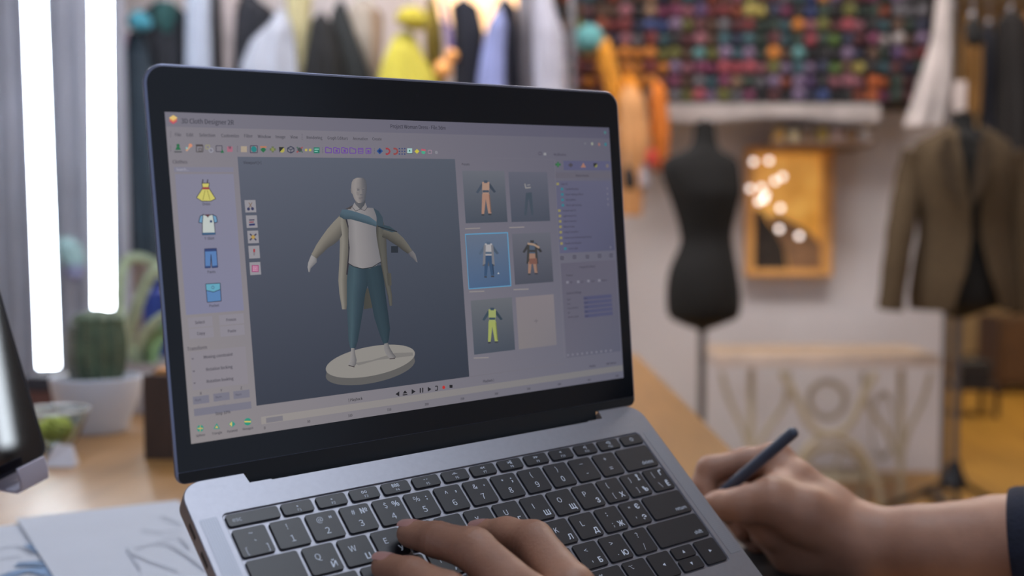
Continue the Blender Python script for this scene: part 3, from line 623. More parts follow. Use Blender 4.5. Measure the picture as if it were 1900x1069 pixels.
# ---- desk
deskm = mat('desk_oak', (150, 112, 66), rough=.34, var=.10, scale=6, stretch=(10, .8, 4), coat=.0, bump=.02)
e1 = G(1180, 655); e2 = G(1387, 862)
dirv = (e2 - e1).normalized(); far = e1; near = e1 + dirv * ((.12 - e1.y) / dirv.y)
bm = bmesh.new(); fl_ = G(40, 742); fl2 = far + (fl_ - far) * 1.25
prism(bm, [(near.x, near.y), (far.x, far.y), (fl2.x, fl2.y), (fl2.x, .12)], DESK - .035, DESK)
dk = thing('desk', 'long light oak desk top under the laptop and plants', 'desk')
obj('desktop', bm, deskm, dk, bevel=.003)
for x, y in ((near.x - .1, .2), (far.x - .1, far.y - .1), (fl2.x + .1, .2), (fl2.x + .1, fl2.y - .1)):
    bm = bmesh.new(); box(bm, (x - .03, y - .03, 0), (x + .03, y + .03, DESK - .035)); obj('leg', bm, deskm, dk)
# ---- papers
paper = mat('white_paper', (170, 178, 192), rough=.8, var=.02)
pencil = mat('pencil_grey', (142, 150, 166), rough=.8); denim = mat('blue_marker', (96, 124, 158), rough=.8, var=.4, scale=60)
def sheet(label, corners, z, strokes, blob=None):
    P = [G(*c, z=DESK + z) for c in corners]; c0 = sum(P, Vector()) / len(P)
    t = thing('paper_sheet', label, 'paper', c0)
    bm = bmesh.new(); n = 8; g = {}
    for i in range(n + 1):
        for j in range(n + 1):
            a, b = i / n, j / n; p = (P[0] * (1 - a) + P[1] * a) * (1 - b) + (P[3] * (1 - a) + P[2] * a) * b
            g[i, j] = bm.verts.new((p.x - c0.x, p.y - c0.y, .0006 * math.sin(a * 5) * math.sin(b * 4) ** 2))
    for i in range(n):
        for j in range(n): bm.faces.new((g[i, j], g[i + 1, j], g[i + 1, j + 1], g[i, j + 1]))
    bmesh.ops.recalc_face_normals(bm, faces=bm.faces[:]); geo = bmesh.ops.solidify(bm, geom=bm.faces[:], thickness=.0004)
    obj('sheet', bm, paper, t)
    def blk(m, L_, w, nm):
        bm = bmesh.new()
        for s in L_:
            pp = smoothpath([G(*q, z=DESK + z) - c0 for q in s], 4); prev = None
            for k, q in enumerate(pp):
                tt = (pp[min(k + 1, len(pp) - 1)] - pp[max(0, k - 1)]); tt.z = 0; tt.normalize(); nn = Vector((-tt.y, tt.x, 0)) * w
                cur = (bm.verts.new((q.x + nn.x, q.y + nn.y, .0013)), bm.verts.new((q.x - nn.x, q.y - nn.y, .0013)))
                if prev: bm.faces.new((prev[0], cur[0], cur[1], prev[1]))
                prev = cur
        o = obj(nm, bm, m, t)
        return o
    if strokes: blk(pencil, strokes, .0009, 'pencil_sketch')['label'] = 'grey pencil lines'
    if blob: blk(denim, blob, .007, 'blue_drawing')['label'] = 'blue coloured drawing'
    return t
sheet('white paper sheet with faint pencil sketch beside the laptop', [(30, 962), (330, 928), (520, 1140), (170, 1180)], .0035,
      [[(245, 1030), (280, 1045), (330, 1062)], [(262, 985), (300, 990), (335, 985)], [(290, 1010), (330, 1000), (350, 1020)], [(300, 960), (335, 975)], [(250, 1022), (300, 1010), (340, 1030), (380, 1060)], [(235, 1020), (260, 1060)]])
sheet('white paper sheet with blue garment drawing at the lower left edge', [(-60, 985), (70, 968), (230, 1130), (-80, 1190)], .001,
      [[(0, 1022), (30, 1015), (60, 1030)], [(0, 1040), (40, 1034)]], [[(5, 1075), (60, 1060), (130, 1078)], [(30, 1050), (90, 1050), (150, 1075)], [(60, 1012), (90, 1030), (140, 1060), (190, 1085)]])
# ---- tablet and clip
tab_e1 = Vector((-.36, -.90, -.22)).normalized(); tab_e2 = Vector((-.150, -.15, .95)); tab_e2 = (tab_e2 - tab_e1 * tab_e2.dot(tab_e1)).normalized(); tab_n = tab_e1.cross(tab_e2).normalized()
if tab_n.x < 0: tab_n = -tab_n
TB = W(92, 846, .80)
tabt = thing('tablet', 'black tablet leaning on its stand at the left edge', 'tablet', TB)
def tabrr(x0, y0, x1, y1, r, zs, ins=None):
    bm = bmesh.new(); R = []
    for z, d in zs: R.append([tab_e1 * x + tab_e2 * y + tab_n * z for x, y in rrect(x0 + d, y0 + d, x1 - d, y1 - d, max(r - d, .001), 6)])
    rings(bm, R); return bm
tb_black = mat('tablet_black', (24, 28, 40), rough=.35, metal=.3); tb_glass = mat('tablet_glass', (5, 7, 14), rough=.035, var=.05, spec=.6)
obj('tablet_body', tabrr(0, 0, .17, .245, .010, [(-.0065, .0015), (-.005, 0), (-.001, 0), (0, .001)]), tb_black, tabt)
obj('screen', tabrr(.0035, .0035, .1665, .2415, .007, [(-.0003, 0), (.0003, 0)]), tb_glass, tabt)
tst = thing('tablet_stand', 'white plastic stand whose curved lip holds the black tablet', 'stand', TB)
wpl = mat('white_plastic', (176, 176, 194), rough=.45)
def clip_at(x):
    bm = bmesh.new(); R = []
    prof = [(-.012, .02), (-.012, -.004), (-.009, -.0085), (.004, -.0105), (.009, -.0085), (.0105, -.002), (.0105, .006)]
    th = .0022; out = []
    for k, (z, y) in enumerate(prof):
        zc, yc = 0, .006; out.append((z * 1.18, y - (.002 if k not in (0, 6) else 0)))
    loopP = out + prof[::-1]
    for xx in (x, x + .024): R.append([tab_e1 * xx + tab_e2 * y + tab_n * z for z, y in loopP])
    rings(bm, R); return bm
obj('lip', clip_at(.014), wpl, tst, bevel=.0008); obj('lip', clip_at(.12), wpl, tst, bevel=.0008)
A0 = tab_e1 * .002 + tab_n * -.015 + tab_e2 * .0; 
bm = bmesh.new(); R = [[tab_e1 * x + tab_e2 * y + tab_n * z for x, y in rrect(.0, -.002, .146, .12, .008)] for z in (-.018, -.0125)]; rings(bm, R); obj('back_plate', bm, wpl, tst, bevel=.001)
cpt = tab_e1 * .09 + tab_e2 * .06 + tab_n * -.018
base_z = DESK - TB.z
bm = bmesh.new(); tube(bm, [cpt, (cpt.x - .02, cpt.y, (cpt.z + base_z) / 2), (cpt.x - .02, cpt.y, base_z + .008)], .008, 12); obj('neck', bm, wpl, tst)
bm = bmesh.new(); lathe(bm, [(.055, base_z + .0005), (.055, base_z + .006), (.05, base_z + .009)], (cpt.x - .02, cpt.y, 0)); obj('foot', bm, wpl, tst)
# ---- plants and desk clutter
ceram = mat('white_ceramic', (216, 226, 242), rough=.35, var=.03)
pc = G(182, 800); pr_ = W(258, 700, pc.y).x - pc.x
zt_ = W(180, 697, pc.y).z - DESK
pot = thing('plant_pot', 'white bowl-shaped plant pot holding the dark cactus', 'pot', pc)
bm = bmesh.new(); r = pr_ * 1.02; lathe(bm, [(r * .62, 0), (r * .66, .004), (r * .7, zt_ * .18), (r * .93, zt_ * .6), (r, zt_ * .97), (r * .98, zt_), (r * .93, zt_ * .97), (r * .88, zt_ * .7)], n=40); obj('bowl', bm, ceram, pot)
bm = bmesh.new(); lathe(bm, [(r * .9, zt_ * .78), (r * .5, zt_ * .84), (.002, zt_ * .86)], n=24); obj('soil', bm, mat('soil', (70, 58, 48), rough=.95, bump=.5), pot)
def cactus(name, label, u, w, v0, v1, Y, col, lean=0):
    b0 = W(u, v0, Y); top = W(u, v1, Y).z - b0.z; rad = (W(u + w / 2, v0, Y).x - b0.x); t = thing(name, label, 'cactus', b0)
    bm = bmesh.new(); R = []; n = 60
    for k in range(15):
        s = k / 14; rr = rad * (0.78 + .3 * math.sin(math.pi * min(1, s * 1.05)) ** .8) if s < .8 else rad * 1.02 * math.sqrt(max(0.0, 1 - ((s - .8) / .2) ** 2)) + .001
        R.append([((rr * (1 + .09 * math.cos(12 * a))) * math.cos(a) + lean * s, (rr * (1 + .09 * math.cos(12 * a))) * math.sin(a), s * top) for a in [2 * math.pi * j / n for j in range(n)]])
    rings(bm, R); obj('stem', bm, mat(name + '_green' + str(u), col, rough=.6, var=.3, scale=40, bump=.3), t)
    bm = bmesh.new(); rnd = random.Random(u)
    for j in range(12):
        for k in range(2, 12):
            a = 2 * math.pi * j / 12; s = k / 14; rr = rad * 1.09 * (0.78 + .3 * math.sin(math.pi * min(1, s * 1.05)) ** .8); p = Vector((rr * math.cos(a) + lean * s, rr * math.sin(a), s * top))
            for q in range(3):
                dd = Vector((math.cos(a) + rnd.uniform(-.5, .5), math.sin(a) + rnd.uniform(-.5, .5), rnd.uniform(-.3, .8))).normalized() * .006; tube(bm, [p, p + dd], [.0004, .0001], 3)
    o = obj('spines', bm, mat('cactus_spines', (180, 170, 140), rough=.6), t); o['kind'] = 'stuff'
cactus('cactus', 'dark green ribbed cactus in the white pot', 186, 84, 712, 572, pc.y, (88, 106, 84))
cactus('small_cactus', 'small pale cactus beside the dark green cactus', 148, 34, 712, 590, pc.y - .01, (130, 136, 128))
# curling leaf plant
py = 1.80; c0 = W(285, 715, py); c0.z = DESK
sp = thing('spider_plant', 'plant with long pale green curling leaves behind the pot', 'plant', c0)
zz_ = W(285, 668, py).z - DESK
bm = bmesh.new(); lathe(bm, [(.04, 0), (.056, zz_), (.053, zz_), (.048, zz_ * .8)], n=32); obj('planter', bm, mat('planter_white', (190, 188, 194), rough=.4), sp)
bm = bmesh.new(); lathe(bm, [(.05, zz_ * .8), (.002, zz_ * .88)], n=20); obj('soil', bm, MATS['soil'], sp)
leafm = mat('pale_leaf', (190, 206, 172), rough=.5, var=.35, scale=30); leafd = mat('green_leaf', (132, 162, 116), rough=.5, var=.3, scale=30)
def leaf(pts, w, m):
    P = smoothpath([W(u, v, py + dy) - c0 for u, v, dy in pts], 8); bm = bmesh.new(); prev = None; N = len(P)
    for k, p in enumerate(P):
        t = (P[min(k + 1, N - 1)] - P[max(0, k - 1)]).normalized(); s = t.cross(Vector((0, 1, 0)));
        if s.length < .1: s = Vector((1, 0, 0))
        s.normalize(); ww = w * math.sin(math.pi * min(1, (k + 2.5) / (N + 2.5))) ** .6 + .0006; nrm = Vector((0, -1, 0)) * ww * .35
        cur = [bm.verts.new(p + s * ww), bm.verts.new(p + nrm), bm.verts.new(p - s * ww), bm.verts.new(p + nrm - Vector((0, -.0012, 0)))]
        if prev:
            for a in range(4): bm.faces.new((prev[a], cur[a], cur[(a + 1) % 4], prev[(a + 1) % 4]))
        prev = cur
    obj('leaf', bm, m, sp)
leaf([(262, 690, 0), (240, 640, -.02), (250, 580, -.04), (285, 505, -.05), (310, 520, -.06), (330, 580, -.06)], .009, leafm)
leaf([(266, 690, 0), (228, 600, 0), (222, 540, .01), (232, 488, .02), (262, 478, .02), (300, 500, .02), (320, 560, .03)], .0085, leafm)
leaf([(272, 690, 0), (262, 640, -.03), (285, 600, -.05), (330, 570, -.06)], .008, leafm)
leaf([(270, 690, 0), (270, 640, -.03), (300, 612, -.05), (345, 640, -.06)], .0095, leafd)
leaf([(282, 690, 0), (290, 640, .02), (320, 600, .03), (350, 590, .03)], .009, leafd)
leaf([(266, 690, 0), (240, 655, .03), (232, 640, .05), (226, 660, .06)], .008, leafd)
tag(obj('blue_bottle', (lambda bm: (lathe(bm, [(.022, 0), (.024, .004), (.024, .15), (.02, .165), (.01, .172), (.01, .19), (.004, .192)], n=24), bm)[1])(bmesh.new()), mat('blue_plastic', (38, 62, 150), rough=.3)), 'blue bottle standing behind the curling plant leaves', 'bottle').location = (W(291, 533, 1.93).x, 1.93, DESK)
COL.objects['blue_bottle'].scale = (1, 1, (W(285, 512, 1.93).z - DESK) / .192)
# dark wooden box
q0 = G(268, 853); wz = W(268, 696, q0.y).z
bxo = thing('wooden_box', 'tall dark brown wooden box standing behind the laptop', 'box', (q0.x, q0.y, DESK))
bw = .075; bm = bmesh.new(); hh = wz - DESK; box(bm, (0, 0, 0), (bw, .004, hh)); box(bm, (0, .056, 0), (bw, .06, hh)); box(bm, (0, .0041, 0), (.004, .0559, hh)); box(bm, (bw - .004, .0041, 0), (bw, .0559, hh)); box(bm, (.0041, .0041, 0), (bw - .0041, .0559, .004)); obj('box_body', bm, mat('dark_walnut', (64, 48, 40), rough=.5, var=.2, stretch=(1, 1, .2), scale=60), bxo, bevel=.0006)
bm = bmesh.new(); box(bm, (.01, .012, .005), (.068, .048, hh + .006)); obj('card_stack', bm, mat('orange_card', (200, 140, 80), rough=.7), bxo, bevel=.002)['label'] = 'orange cards sticking out of the top'
# glass bowl with green contents
gb = G(105, 838); gb = Vector((gb.x, gb.y, DESK)); gr = W(160, 760, gb.y).x - gb.x; gz = W(105, 762, gb.y).z - DESK
glassm = mat('clear_glass', (225, 240, 240), rough=.04, trans=1.0, var=.01)
bo = thing('glass_bowl', 'shallow clear glass bowl holding something green', 'bowl', gb)
bm = bmesh.new(); lathe(bm, [(gr * .35, 0), (gr * .4, .002), (gr * .7, gz * .35), (gr * .95, gz * .85), (gr, gz), (gr * .975, gz * 1.01), (gr * .92, gz * .86), (gr * .66, gz * .4), (gr * .3, .005)], n=40); obj('bowl', bm, glassm, bo)
obj('rim', tb([(gr * math.cos(2 * math.pi * k / 40), gr * math.sin(2 * math.pi * k / 40), gz * 1.01) for k in range(40)], .0022, 8, closed=True), mat('frosted_glass_rim', (222, 232, 236), rough=.15, trans=.35), bo)
lf = thing('green_moss', 'yellow-green moss heaped in the glass bowl', 'moss', (gb.x, gb.y, DESK))
bm = bmesh.new(); bmesh.ops.create_icosphere(bm, subdivisions=4, radius=1)
for v in bm.verts:
    k = 1 + .12 * math.sin(v.co.x * 9 + 1) * math.sin(v.co.y * 8) + .08 * math.sin(v.co.z * 15 + v.co.x * 12); v.co = Vector((v.co.x * gr * .52 * k, v.co.y * gr * .52 * k, gz * .55 + v.co.z * gz * .3 * k))
obj('clump', bm, mat('moss_green', (160, 168, 70), rough=.8, var=.3, scale=50), lf)
cw = G(112, 866); bm = bmesh.new()
V = [bm.verts.new(p) for p in ((-.02, 0, 0), (.018, -.004, 0), (.014, .02, 0), (-.012, .022, 0), (-.008, .006, .026), (.012, .008, .024))]
for f in ((0, 1, 5, 4), (2, 3, 4, 5), (0, 4, 3), (1, 2, 5), (0, 3, 2, 1)): bm.faces.new([V[i] for i in f])
o = obj('folded_card', bm, mat('bright_white_card', (225, 226, 235), rough=.6)); o.location = (cw.x, cw.y, DESK + .0003); tag(o, 'small folded white card in front of the glass bowl', 'card')
kp = G(50, 768); kq = G(104, 768); kz = W(78, 700, kp.y).z
kb = thing('storage_box', 'small dark storage box at the far edge of the desk behind the glass bowl', 'box', (kp.x, kp.y, DESK)); kw = (kq.x - kp.x)
bm = bmesh.new(); box(bm, (0, 0, 0), (kw, .07, (kz - DESK) * .62)); obj('box_body', bm, mat('red_brown_card', (104, 72, 66), rough=.7), kb, bevel=.002)
bm = bmesh.new(); box(bm, (-.002, -.002, (kz - DESK) * .62 + .0003), (kw + .002, .072, kz - DESK)); obj('box_lid', bm, mat('dark_card', (50, 52, 62), rough=.7), kb, bevel=.002)
# ---- LED tube lamps
ledm = bpy.data.materials.new('led_tube_light'); ledm.use_nodes = True; nt = ledm.node_tree; bb = nt.nodes['Principled BSDF']; nn = nt.nodes.new('ShaderNodeTexNoise'); nn.inputs['Scale'].default_value = 2
rp = nt.nodes.new('ShaderNodeValToRGB'); rp.color_ramp.elements[0].color = (.80, .90, 1, 1); rp.color_ramp.elements[1].color = (.84, .92, 1, 1); nt.links.new(nn.outputs[0], rp.inputs[0]); nt.links.new(rp.outputs[0], bb.inputs['Emission Color']); bb.inputs['Emission Strength'].default_value = 18.0
blackm = mat('black_metal', (28, 28, 32), rough=.4, metal=.5)
greym = mat('grey_plastic', (150, 152, 160), rough=.5)
def tubelamp(label, base, top, r):
    t = thing('tube_lamp', label, 'lamp', (base.x, base.y, 0), 'upright LED tube lamps')
    d = (top - base).normalized(); o0 = Vector((base.x, base.y, 0))
    obj('light_tube', tb([base - o0, top - o0], r, 24), ledm, t)
    obj('end_cap', tb([base - o0 - d * .012, base - o0], r * 1.04, 24), greym, t); obj('end_cap', tb([top - o0, top - o0 + d * .02], r * 1.04, 24), greym, t)
    f = base - o0 - d * .012
    obj('stand_pole', tb([f, (f.x, f.y, .04)], .009, 12), blackm, t)
    for k in range(3):
        a = 2 * math.pi * k / 3 + .5; obj('leg', tb([(f.x, f.y, .12), (f.x + .2 * math.cos(a), f.y + .2 * math.sin(a), .008)], .006, 8), blackm, t)
    return t
tubelamp('glowing white tube lamp, left one, reaching lower behind the desk', W(90, 682, e1.y + .25), W(52, -300, e1.y + .35), .0195 * (e1.y + .3) / 2.35)
tubelamp('glowing white tube lamp ending right above the dark green cactus', W(192, 572, e1.y + .5), W(184, -300, e1.y + .5), .0205 * (e1.y + .5) / 2.5)

# ---- garments and racks
def loftbm(secs, Y, depth=.10, folds=9, amp=.06, n=56, seed=0, O=Vector()):
    """secs: (v, uL, uR) outline at distance Y; elliptic folded cloth"""
    rnd = random.Random(seed); ph = rnd.uniform(0, 6); S2 = []
    for i in range(len(secs) - 1):
        for k in range(4):
            t = k / 4; S2.append(tuple(secs[i][j] * (1 - t) + secs[i + 1][j] * t for j in range(3)))
    S2.append(secs[-1]); R = []; N = len(S2)
    for i, (v, a, b) in enumerate(S2):
        L_ = W(a, v, Y); Rr = W(b, v, Y); c = (L_ + Rr) / 2; hw = max((Rr.x - L_.x) / 2, .004); f = min(1, i / (N * .5)); dd = min(depth, hw * 1.0) if depth else hw
        R.append([Vector((c.x + hw * math.cos(t) * (1 + amp * f * math.sin(folds * t + ph + i * .05)), Y + dd * math.sin(t) * (1 + 1.6 * amp * f * math.sin(folds * t * 1.0 + ph + i * .05)), c.z)) - O for t in [2 * math.pi * k / n for k in range(n)]])
    bm = bmesh.new(); rings(bm, R[::-1]); return bm
hangm = mat('hanger_metal', (150, 150, 155), rough=.3, metal=.8)
def garment(name, label, cat, col, secs, Y, rail_z, group, seed=0, depth=.06, rough=.85, amp=.07, folds=9, pat=None, extra=None):
    v, a, b = secs[0]; top = W((a + b) / 2, v, Y); t = thing(name, label, cat, Vector((top.x, Y, rail_z)), group); O = Vector((top.x, Y, rail_z))
    dk_ = max(col) < 90; col = tuple(q * (.66 if dk_ else .93) for q in col)
    m = mat('cloth_%s_%d' % (name, seed), col, rough=rough, var=.16, scale=9, sheen=.0 if dk_ else .1, bump=.2, bscale=60, wave=pat)
    obj('fabric', loftbm(secs, Y, depth, folds, amp, seed=seed, O=O), m, t)
    if extra:
        for nm, c2, s2 in extra: obj(nm, loftbm(s2, Y - depth * .6, depth * .6, folds, amp, seed=seed + 5, O=O), mat('cloth_x_%s_%d_%s' % (name, seed, nm), c2, rough=rough, var=.15), t)
    if rail_z > top.z + .01:
        hw = min(.19, (W(b, v, Y).x - top.x) * .8); z1 = top.z - rail_z
        obj('hanger', tb(smoothpath([(-hw, 0, z1 - .02), (0, 0, z1 + .015), (hw, 0, z1 - .02)], 4), .005, 8), hangm, t)
        hk = [(0, 0, z1 + .01), (0, 0, -.016)] + [(.016 * math.sin(q) - .0 , 0, .002 - .018 * math.cos(q)) for q in (0, .8, 1.6, 2.4, 3.1, 3.9)]
        obj('hook', tb(hk, .002, 6), hangm, t)
    return t
RY = 4.3; RZ = W(600, -70, RY).z
xa, xb = W(215, 0, RY).x, W(1062, 0, RY).x
rk = thing('clothes_rack', 'long garment rail along the back wall full of hanging clothes', 'clothes rack', (xa, RY, 0))
obj('rail', tb([(0, 0, RZ), (xb - xa, 0, RZ)], .014, 12), hangm, rk)
for x in (0, xb - xa):
    obj('post', tb([(x, 0, .04), (x, 0, RZ - .014)], .014, 12), hangm, rk); obj('foot', tb([(x, -.25, .02), (x, .25, .02)], .016, 10), hangm, rk)
GR = 'clothes hanging on the long rail'
def Gm(n, label, cat, col, secs, dy=0, seed=0, **k): garment(n, label, cat, col, secs, RY + dy, RZ, GR, seed, **k)
BOT = 420
Gm('scarf', 'muted pink-lilac scarf at the left end of the rail', 'scarf', (168, 130, 160), [(60, 222, 236), (120, 220, 242), (300, 222, 246), (500, 220, 250)], .1, 1)
Gm('coat', 'long dark teal coat beside the pink-lilac scarf', 'coat', (40, 62, 80), [(60, 240, 262), (95, 234, 275), (250, 232, 300), (480, 236, 320)], -.08, 2)
Gm('hat', 'small bright teal cap at the top left of the rail', 'hat', (50, 130, 150), [(22, 248, 266), (35, 238, 280), (50, 240, 280), (56, 250, 270)], -.14, 3, depth=.05)
Gm('jacket', 'black-navy jacket with dark green collar on the rail', 'jacket', (30, 36, 50), [(5, 292, 322), (25, 262, 345), (120, 256, 347), (420, 258, 350)], .02, 4, extra=[('collar', (24, 66, 66), [(5, 285, 325), (28, 280, 330), (62, 295, 320)])])
Gm('shirt', 'light blue-grey finely patterned shirt next to the black-navy jacket', 'shirt', (160, 170, 188), [(-40, 362, 372), (-10, 346, 388), (140, 346, 392), (420, 344, 396)], -.05, 5, pat=30)
Gm('trousers', 'charcoal trousers hanging behind the patterned shirt', 'trousers', (62, 62, 70), [(-40, 385, 400), (0, 380, 412), (140, 386, 414), (420, 388, 416)], .04, 6)
Gm('dress', 'pale pinkish beige dress between charcoal trousers and navy coat', 'dress', (182, 170, 170), [(-60, 415, 430), (-10, 398, 448), (140, 410, 445), (420, 395, 460)], .08, 7)
Gm('coat', 'dark navy coat with sloping shoulder beside the white dress', 'coat', (34, 38, 52), [(-20, 452, 466), (0, 445, 480), (25, 440, 512), (90, 436, 490), (160, 432, 470), (420, 430, 480)], .0, 8)
Gm('dress', 'white dress with flared skirt near the middle of the rail', 'dress', (168, 174, 188), [(20, 515, 530), (45, 500, 540), (75, 470, 545), (120, 452, 550), (420, 420, 570)], -.08, 9, folds=7)
Gm('blouse', 'cream blouse peeping out behind the white dress', 'blouse', (190, 182, 140), [(-60, 545, 560), (-20, 530, 580), (60, 536, 575), (110, 545, 572), (420, 540, 590)], -.03, 10)
Gm('dress', 'black dress with narrow top right of the cream blouse', 'dress', (20, 24, 30), [(25, 590, 602), (40, 578, 612), (100, 570, 632), (180, 556, 640), (420, 540, 660)], -.06, 11)
Gm('coat', 'dark grey-green coat with sloping shoulder beside black dress', 'coat', (46, 54, 58), [(5, 625, 640), (25, 615, 645), (70, 612, 662), (150, 616, 690), (420, 610, 700)], .03, 12)
Gm('blouse', 'pale grey and brown blouse left of the yellow dress', 'blouse', (172, 162, 150), [(0, 660, 690), (30, 640, 712), (90, 655, 708), (140, 676, 704), (420, 670, 715)], .09, 13, extra=[('trim', (140, 118, 98), [(20, 684, 706), (80, 690, 708), (130, 694, 704)])])
Gm('hat', 'bright yellow hat above the yellow dress', 'hat', (200, 186, 60), [(14, 752, 778), (24, 738, 792), (40, 734, 796), (50, 752, 790), (56, 765, 784)], -.1, 14, depth=.08)
Gm('dress', 'bright yellow dress with widely flared skirt', 'dress', (212, 202, 78), [(62, 740, 768), (75, 728, 772), (110, 714, 788), (148, 705, 806), (420, 660, 850)], -.06, 15, folds=12)
Gm('blouse', 'olive mustard blouse squeezed between yellow dress and navy jacket', 'blouse', (128, 110, 30), [(-10, 795, 806), (45, 788, 818), (100, 790, 822), (150, 802, 826), (420, 800, 830)], .05, 16)
Gm('scarf', 'narrow purple scarf hanging over the warm light', 'scarf', (104, 78, 150), [(0, 818, 826), (60, 826, 838), (90, 830, 842), (110, 834, 840)], -.1, 17, depth=.03)
Gm('jacket', 'navy jacket hanging left of the periwinkle shirt', 'jacket', (28, 34, 56), [(0, 852, 868), (12, 838, 886), (60, 842, 896), (150, 842, 890), (420, 836, 896)], -.03, 18)
Gm('shirt', 'pale periwinkle blue shirt between two navy jackets', 'shirt', (136, 146, 196), [(20, 920, 932), (45, 906, 940), (90, 896, 936), (155, 886, 936), (420, 880, 940)], -.07, 19)
Gm('jacket', 'navy jacket hanging right of the periwinkle shirt', 'jacket', (32, 36, 60), [(0, 928, 945), (15, 918, 958), (90, 934, 962), (160, 938, 966), (420, 930, 972)], .03, 20)
Gm('dress', 'silvery grey dress behind the right navy jacket', 'dress', (140, 138, 148), [(-60, 968, 978), (-20, 960, 990), (160, 962, 994), (420, 960, 1000)], .08, 21)
Gm('dress', 'white dress at the right end of the long rail', 'dress', (178, 178, 192), [(-30, 1000, 1012), (0, 990, 1024), (60, 990, 1044), (165, 992, 1050), (420, 985, 1060)], -.03, 22)
# curtain and a hanging cloth behind the tube lamps
cu = bmesh.new(); Yc = 4.05; xl, xr = W(-260, 0, Yc).x, W(228, 0, Yc).x; prev = None
for k in range(161):
    x = xl + (xr - xl) * k / 160; y = Yc + .014 * math.sin(k * .55) + .008 * math.sin(k * 1.31); cur = [cu.verts.new((x, y, .03)), cu.verts.new((x, y, 2.9))]
    if prev: cu.faces.new((prev[0], cur[0], cur[1], prev[1]))
    prev = cur
bmesh.ops.solidify(cu, geom=cu.faces[:], thickness=.003)
ct = thing('curtain', 'light grey curtain hanging behind the tube lamps', 'curtain'); obj('curtain_fabric', cu, mat('curtain_grey', (168, 171, 184), rough=.85, var=.2, scale=1.6), ct); obj('curtain_rod', tb([(xl - .05, Yc, 2.93), (xr + .05, Yc, 2.93)], .015, 12), hangm, ct)
hc = thing('scarf', 'teal and blue scarf hanging between the two tube lamps', 'scarf', W(135, 430, 3.9))
O = W(135, 430, 3.9); obj('teal_half', loftbm([(440, 112, 130), (455, 105, 150), (480, 112, 158), (492, 120, 158)], 3.9, .04, seed=31, O=O), mat('scarf_teal', (112, 138, 142), rough=.9), hc); obj('blue_half', loftbm([(492, 120, 158), (510, 124, 156), (520, 130, 150)], 3.9, .04, seed=32, O=O), mat('scarf_blue', (112, 116, 150), rough=.9), hc)
obj('loop', tb([(0, 0, .0), (.0, .08, .03)], .003, 6), hangm, hc)

# warm lit alcove lamp behind the rack
wl = thing('paper_lantern', 'warm glowing lantern behind the navy jackets', 'lantern', W(882, -20, 4.7))
warm = bpy.data.materials.new('warm_paper_glow'); warm.use_nodes = True; nt = warm.node_tree; bb = nt.nodes['Principled BSDF']; nn = nt.nodes.new('ShaderNodeTexNoise'); nn.inputs['Scale'].default_value = 6; rp = nt.nodes.new('ShaderNodeValToRGB')
rp.color_ramp.elements[0].color = (1, .55, .25, 1); rp.color_ramp.elements[1].color = (1, .66, .36, 1); nt.links.new(nn.outputs[0], rp.inputs[0]); nt.links.new(rp.outputs[0], bb.inputs['Emission Color']); bb.inputs['Emission Strength'].default_value = 2.0; bb.inputs['Base Color'].default_value = (.8, .6, .4, 1)
bm = bmesh.new(); lathe(bm, [(.06, -.16), (.15, -.12), (.185, -.03), (.19, .05), (.17, .17), (.08, .24), (.02, .25)], n=32); obj('shade', bm, warm, wl)
obj('cord', tb([(0, 0, .25), (0, 0, 3.0 - wl.location.z)], .003, 6), blackm, wl)
for k, (u, v, rr, lb) in enumerate(((838, 103, .024, 'gold bauble hanging highest of the two beside the olive blouse'), (822, 128, .034, 'larger gold bauble hanging just above the laptop edge'))):
    p = W(u, v, 4.15); t = thing('gold_bauble', lb, 'bauble', p, 'gold baubles'); bm = bmesh.new(); bmesh.ops.create_uvsphere(bm, u_segments=24, v_segments=16, radius=rr); obj('ball', bm, mat('gold_amber', (225, 160, 90), rough=.3, metal=.2), t); obj('string', tb([(0, 0, rr), (0, .15 * 0, RZ - p.z)], .0012, 5), hangm, t)

# ---- yarn shelf
yY = 4.66; pit = 27.2; r_b = .0272
sx0, sx1 = W(1032, 0, yY).x, W(1728, 0, yY).x; szb = W(1300, 190, yY).z
ysh = thing('wall_shelf', 'dark wall rack of narrow shelves crammed with balls of yarn', 'shelf', (sx0, yY, szb))
darkw = mat('dark_shelf_wood', (44, 34, 34), rough=.7)
rows = 9; rp_ = .0565; Wd = sx1 - sx0
bm = bmesh.new(); box(bm, (0, .2, -.01), (Wd, .215, rows * rp_ + .01)); obj('back_panel', bm, darkw, ysh)
for k in range(rows + 1): obj('shelf_board', bx((0, .012, k * rp_ - .0015), (Wd, .199, k * rp_)), darkw, ysh)
for x in (-.012, Wd + .0005): obj('side_panel', bx((x, -.03, -.01), (x + .0115, .2, rows * rp_ + .01)), darkw, ysh)
obj('bracket', bx((.1, .216, .1), (.16, 5.0 - yY - .001, .2)), darkw, ysh); obj('bracket', bx((Wd - .16, .216, .1), (Wd - .1, 5.0 - yY - .001, .2)), darkw, ysh)
NC = {'maroon': (92, 34, 40), 'dark red': (120, 30, 34), 'dark green': (36, 58, 46), 'black': (26, 24, 28), 'navy': (34, 40, 72), 'dusty pink': (158, 92, 104), 'pink-red': (178, 70, 84), 'magenta': (124, 40, 82), 'orange': (214, 128, 30), 'deep orange': (198, 92, 24), 'yellow': (182, 164, 80), 'olive': (110, 108, 38), 'teal': (52, 96, 106), 'light teal': (92, 150, 150), 'blue': (50, 70, 130), 'purple': (92, 62, 112), 'lilac': (132, 108, 140), 'brown': (96, 64, 44), 'tan': (158, 122, 92), 'grey': (110, 106, 112), 'bright green': (96, 130, 46), 'rust': (150, 66, 36), 'white': (176, 166, 164)}
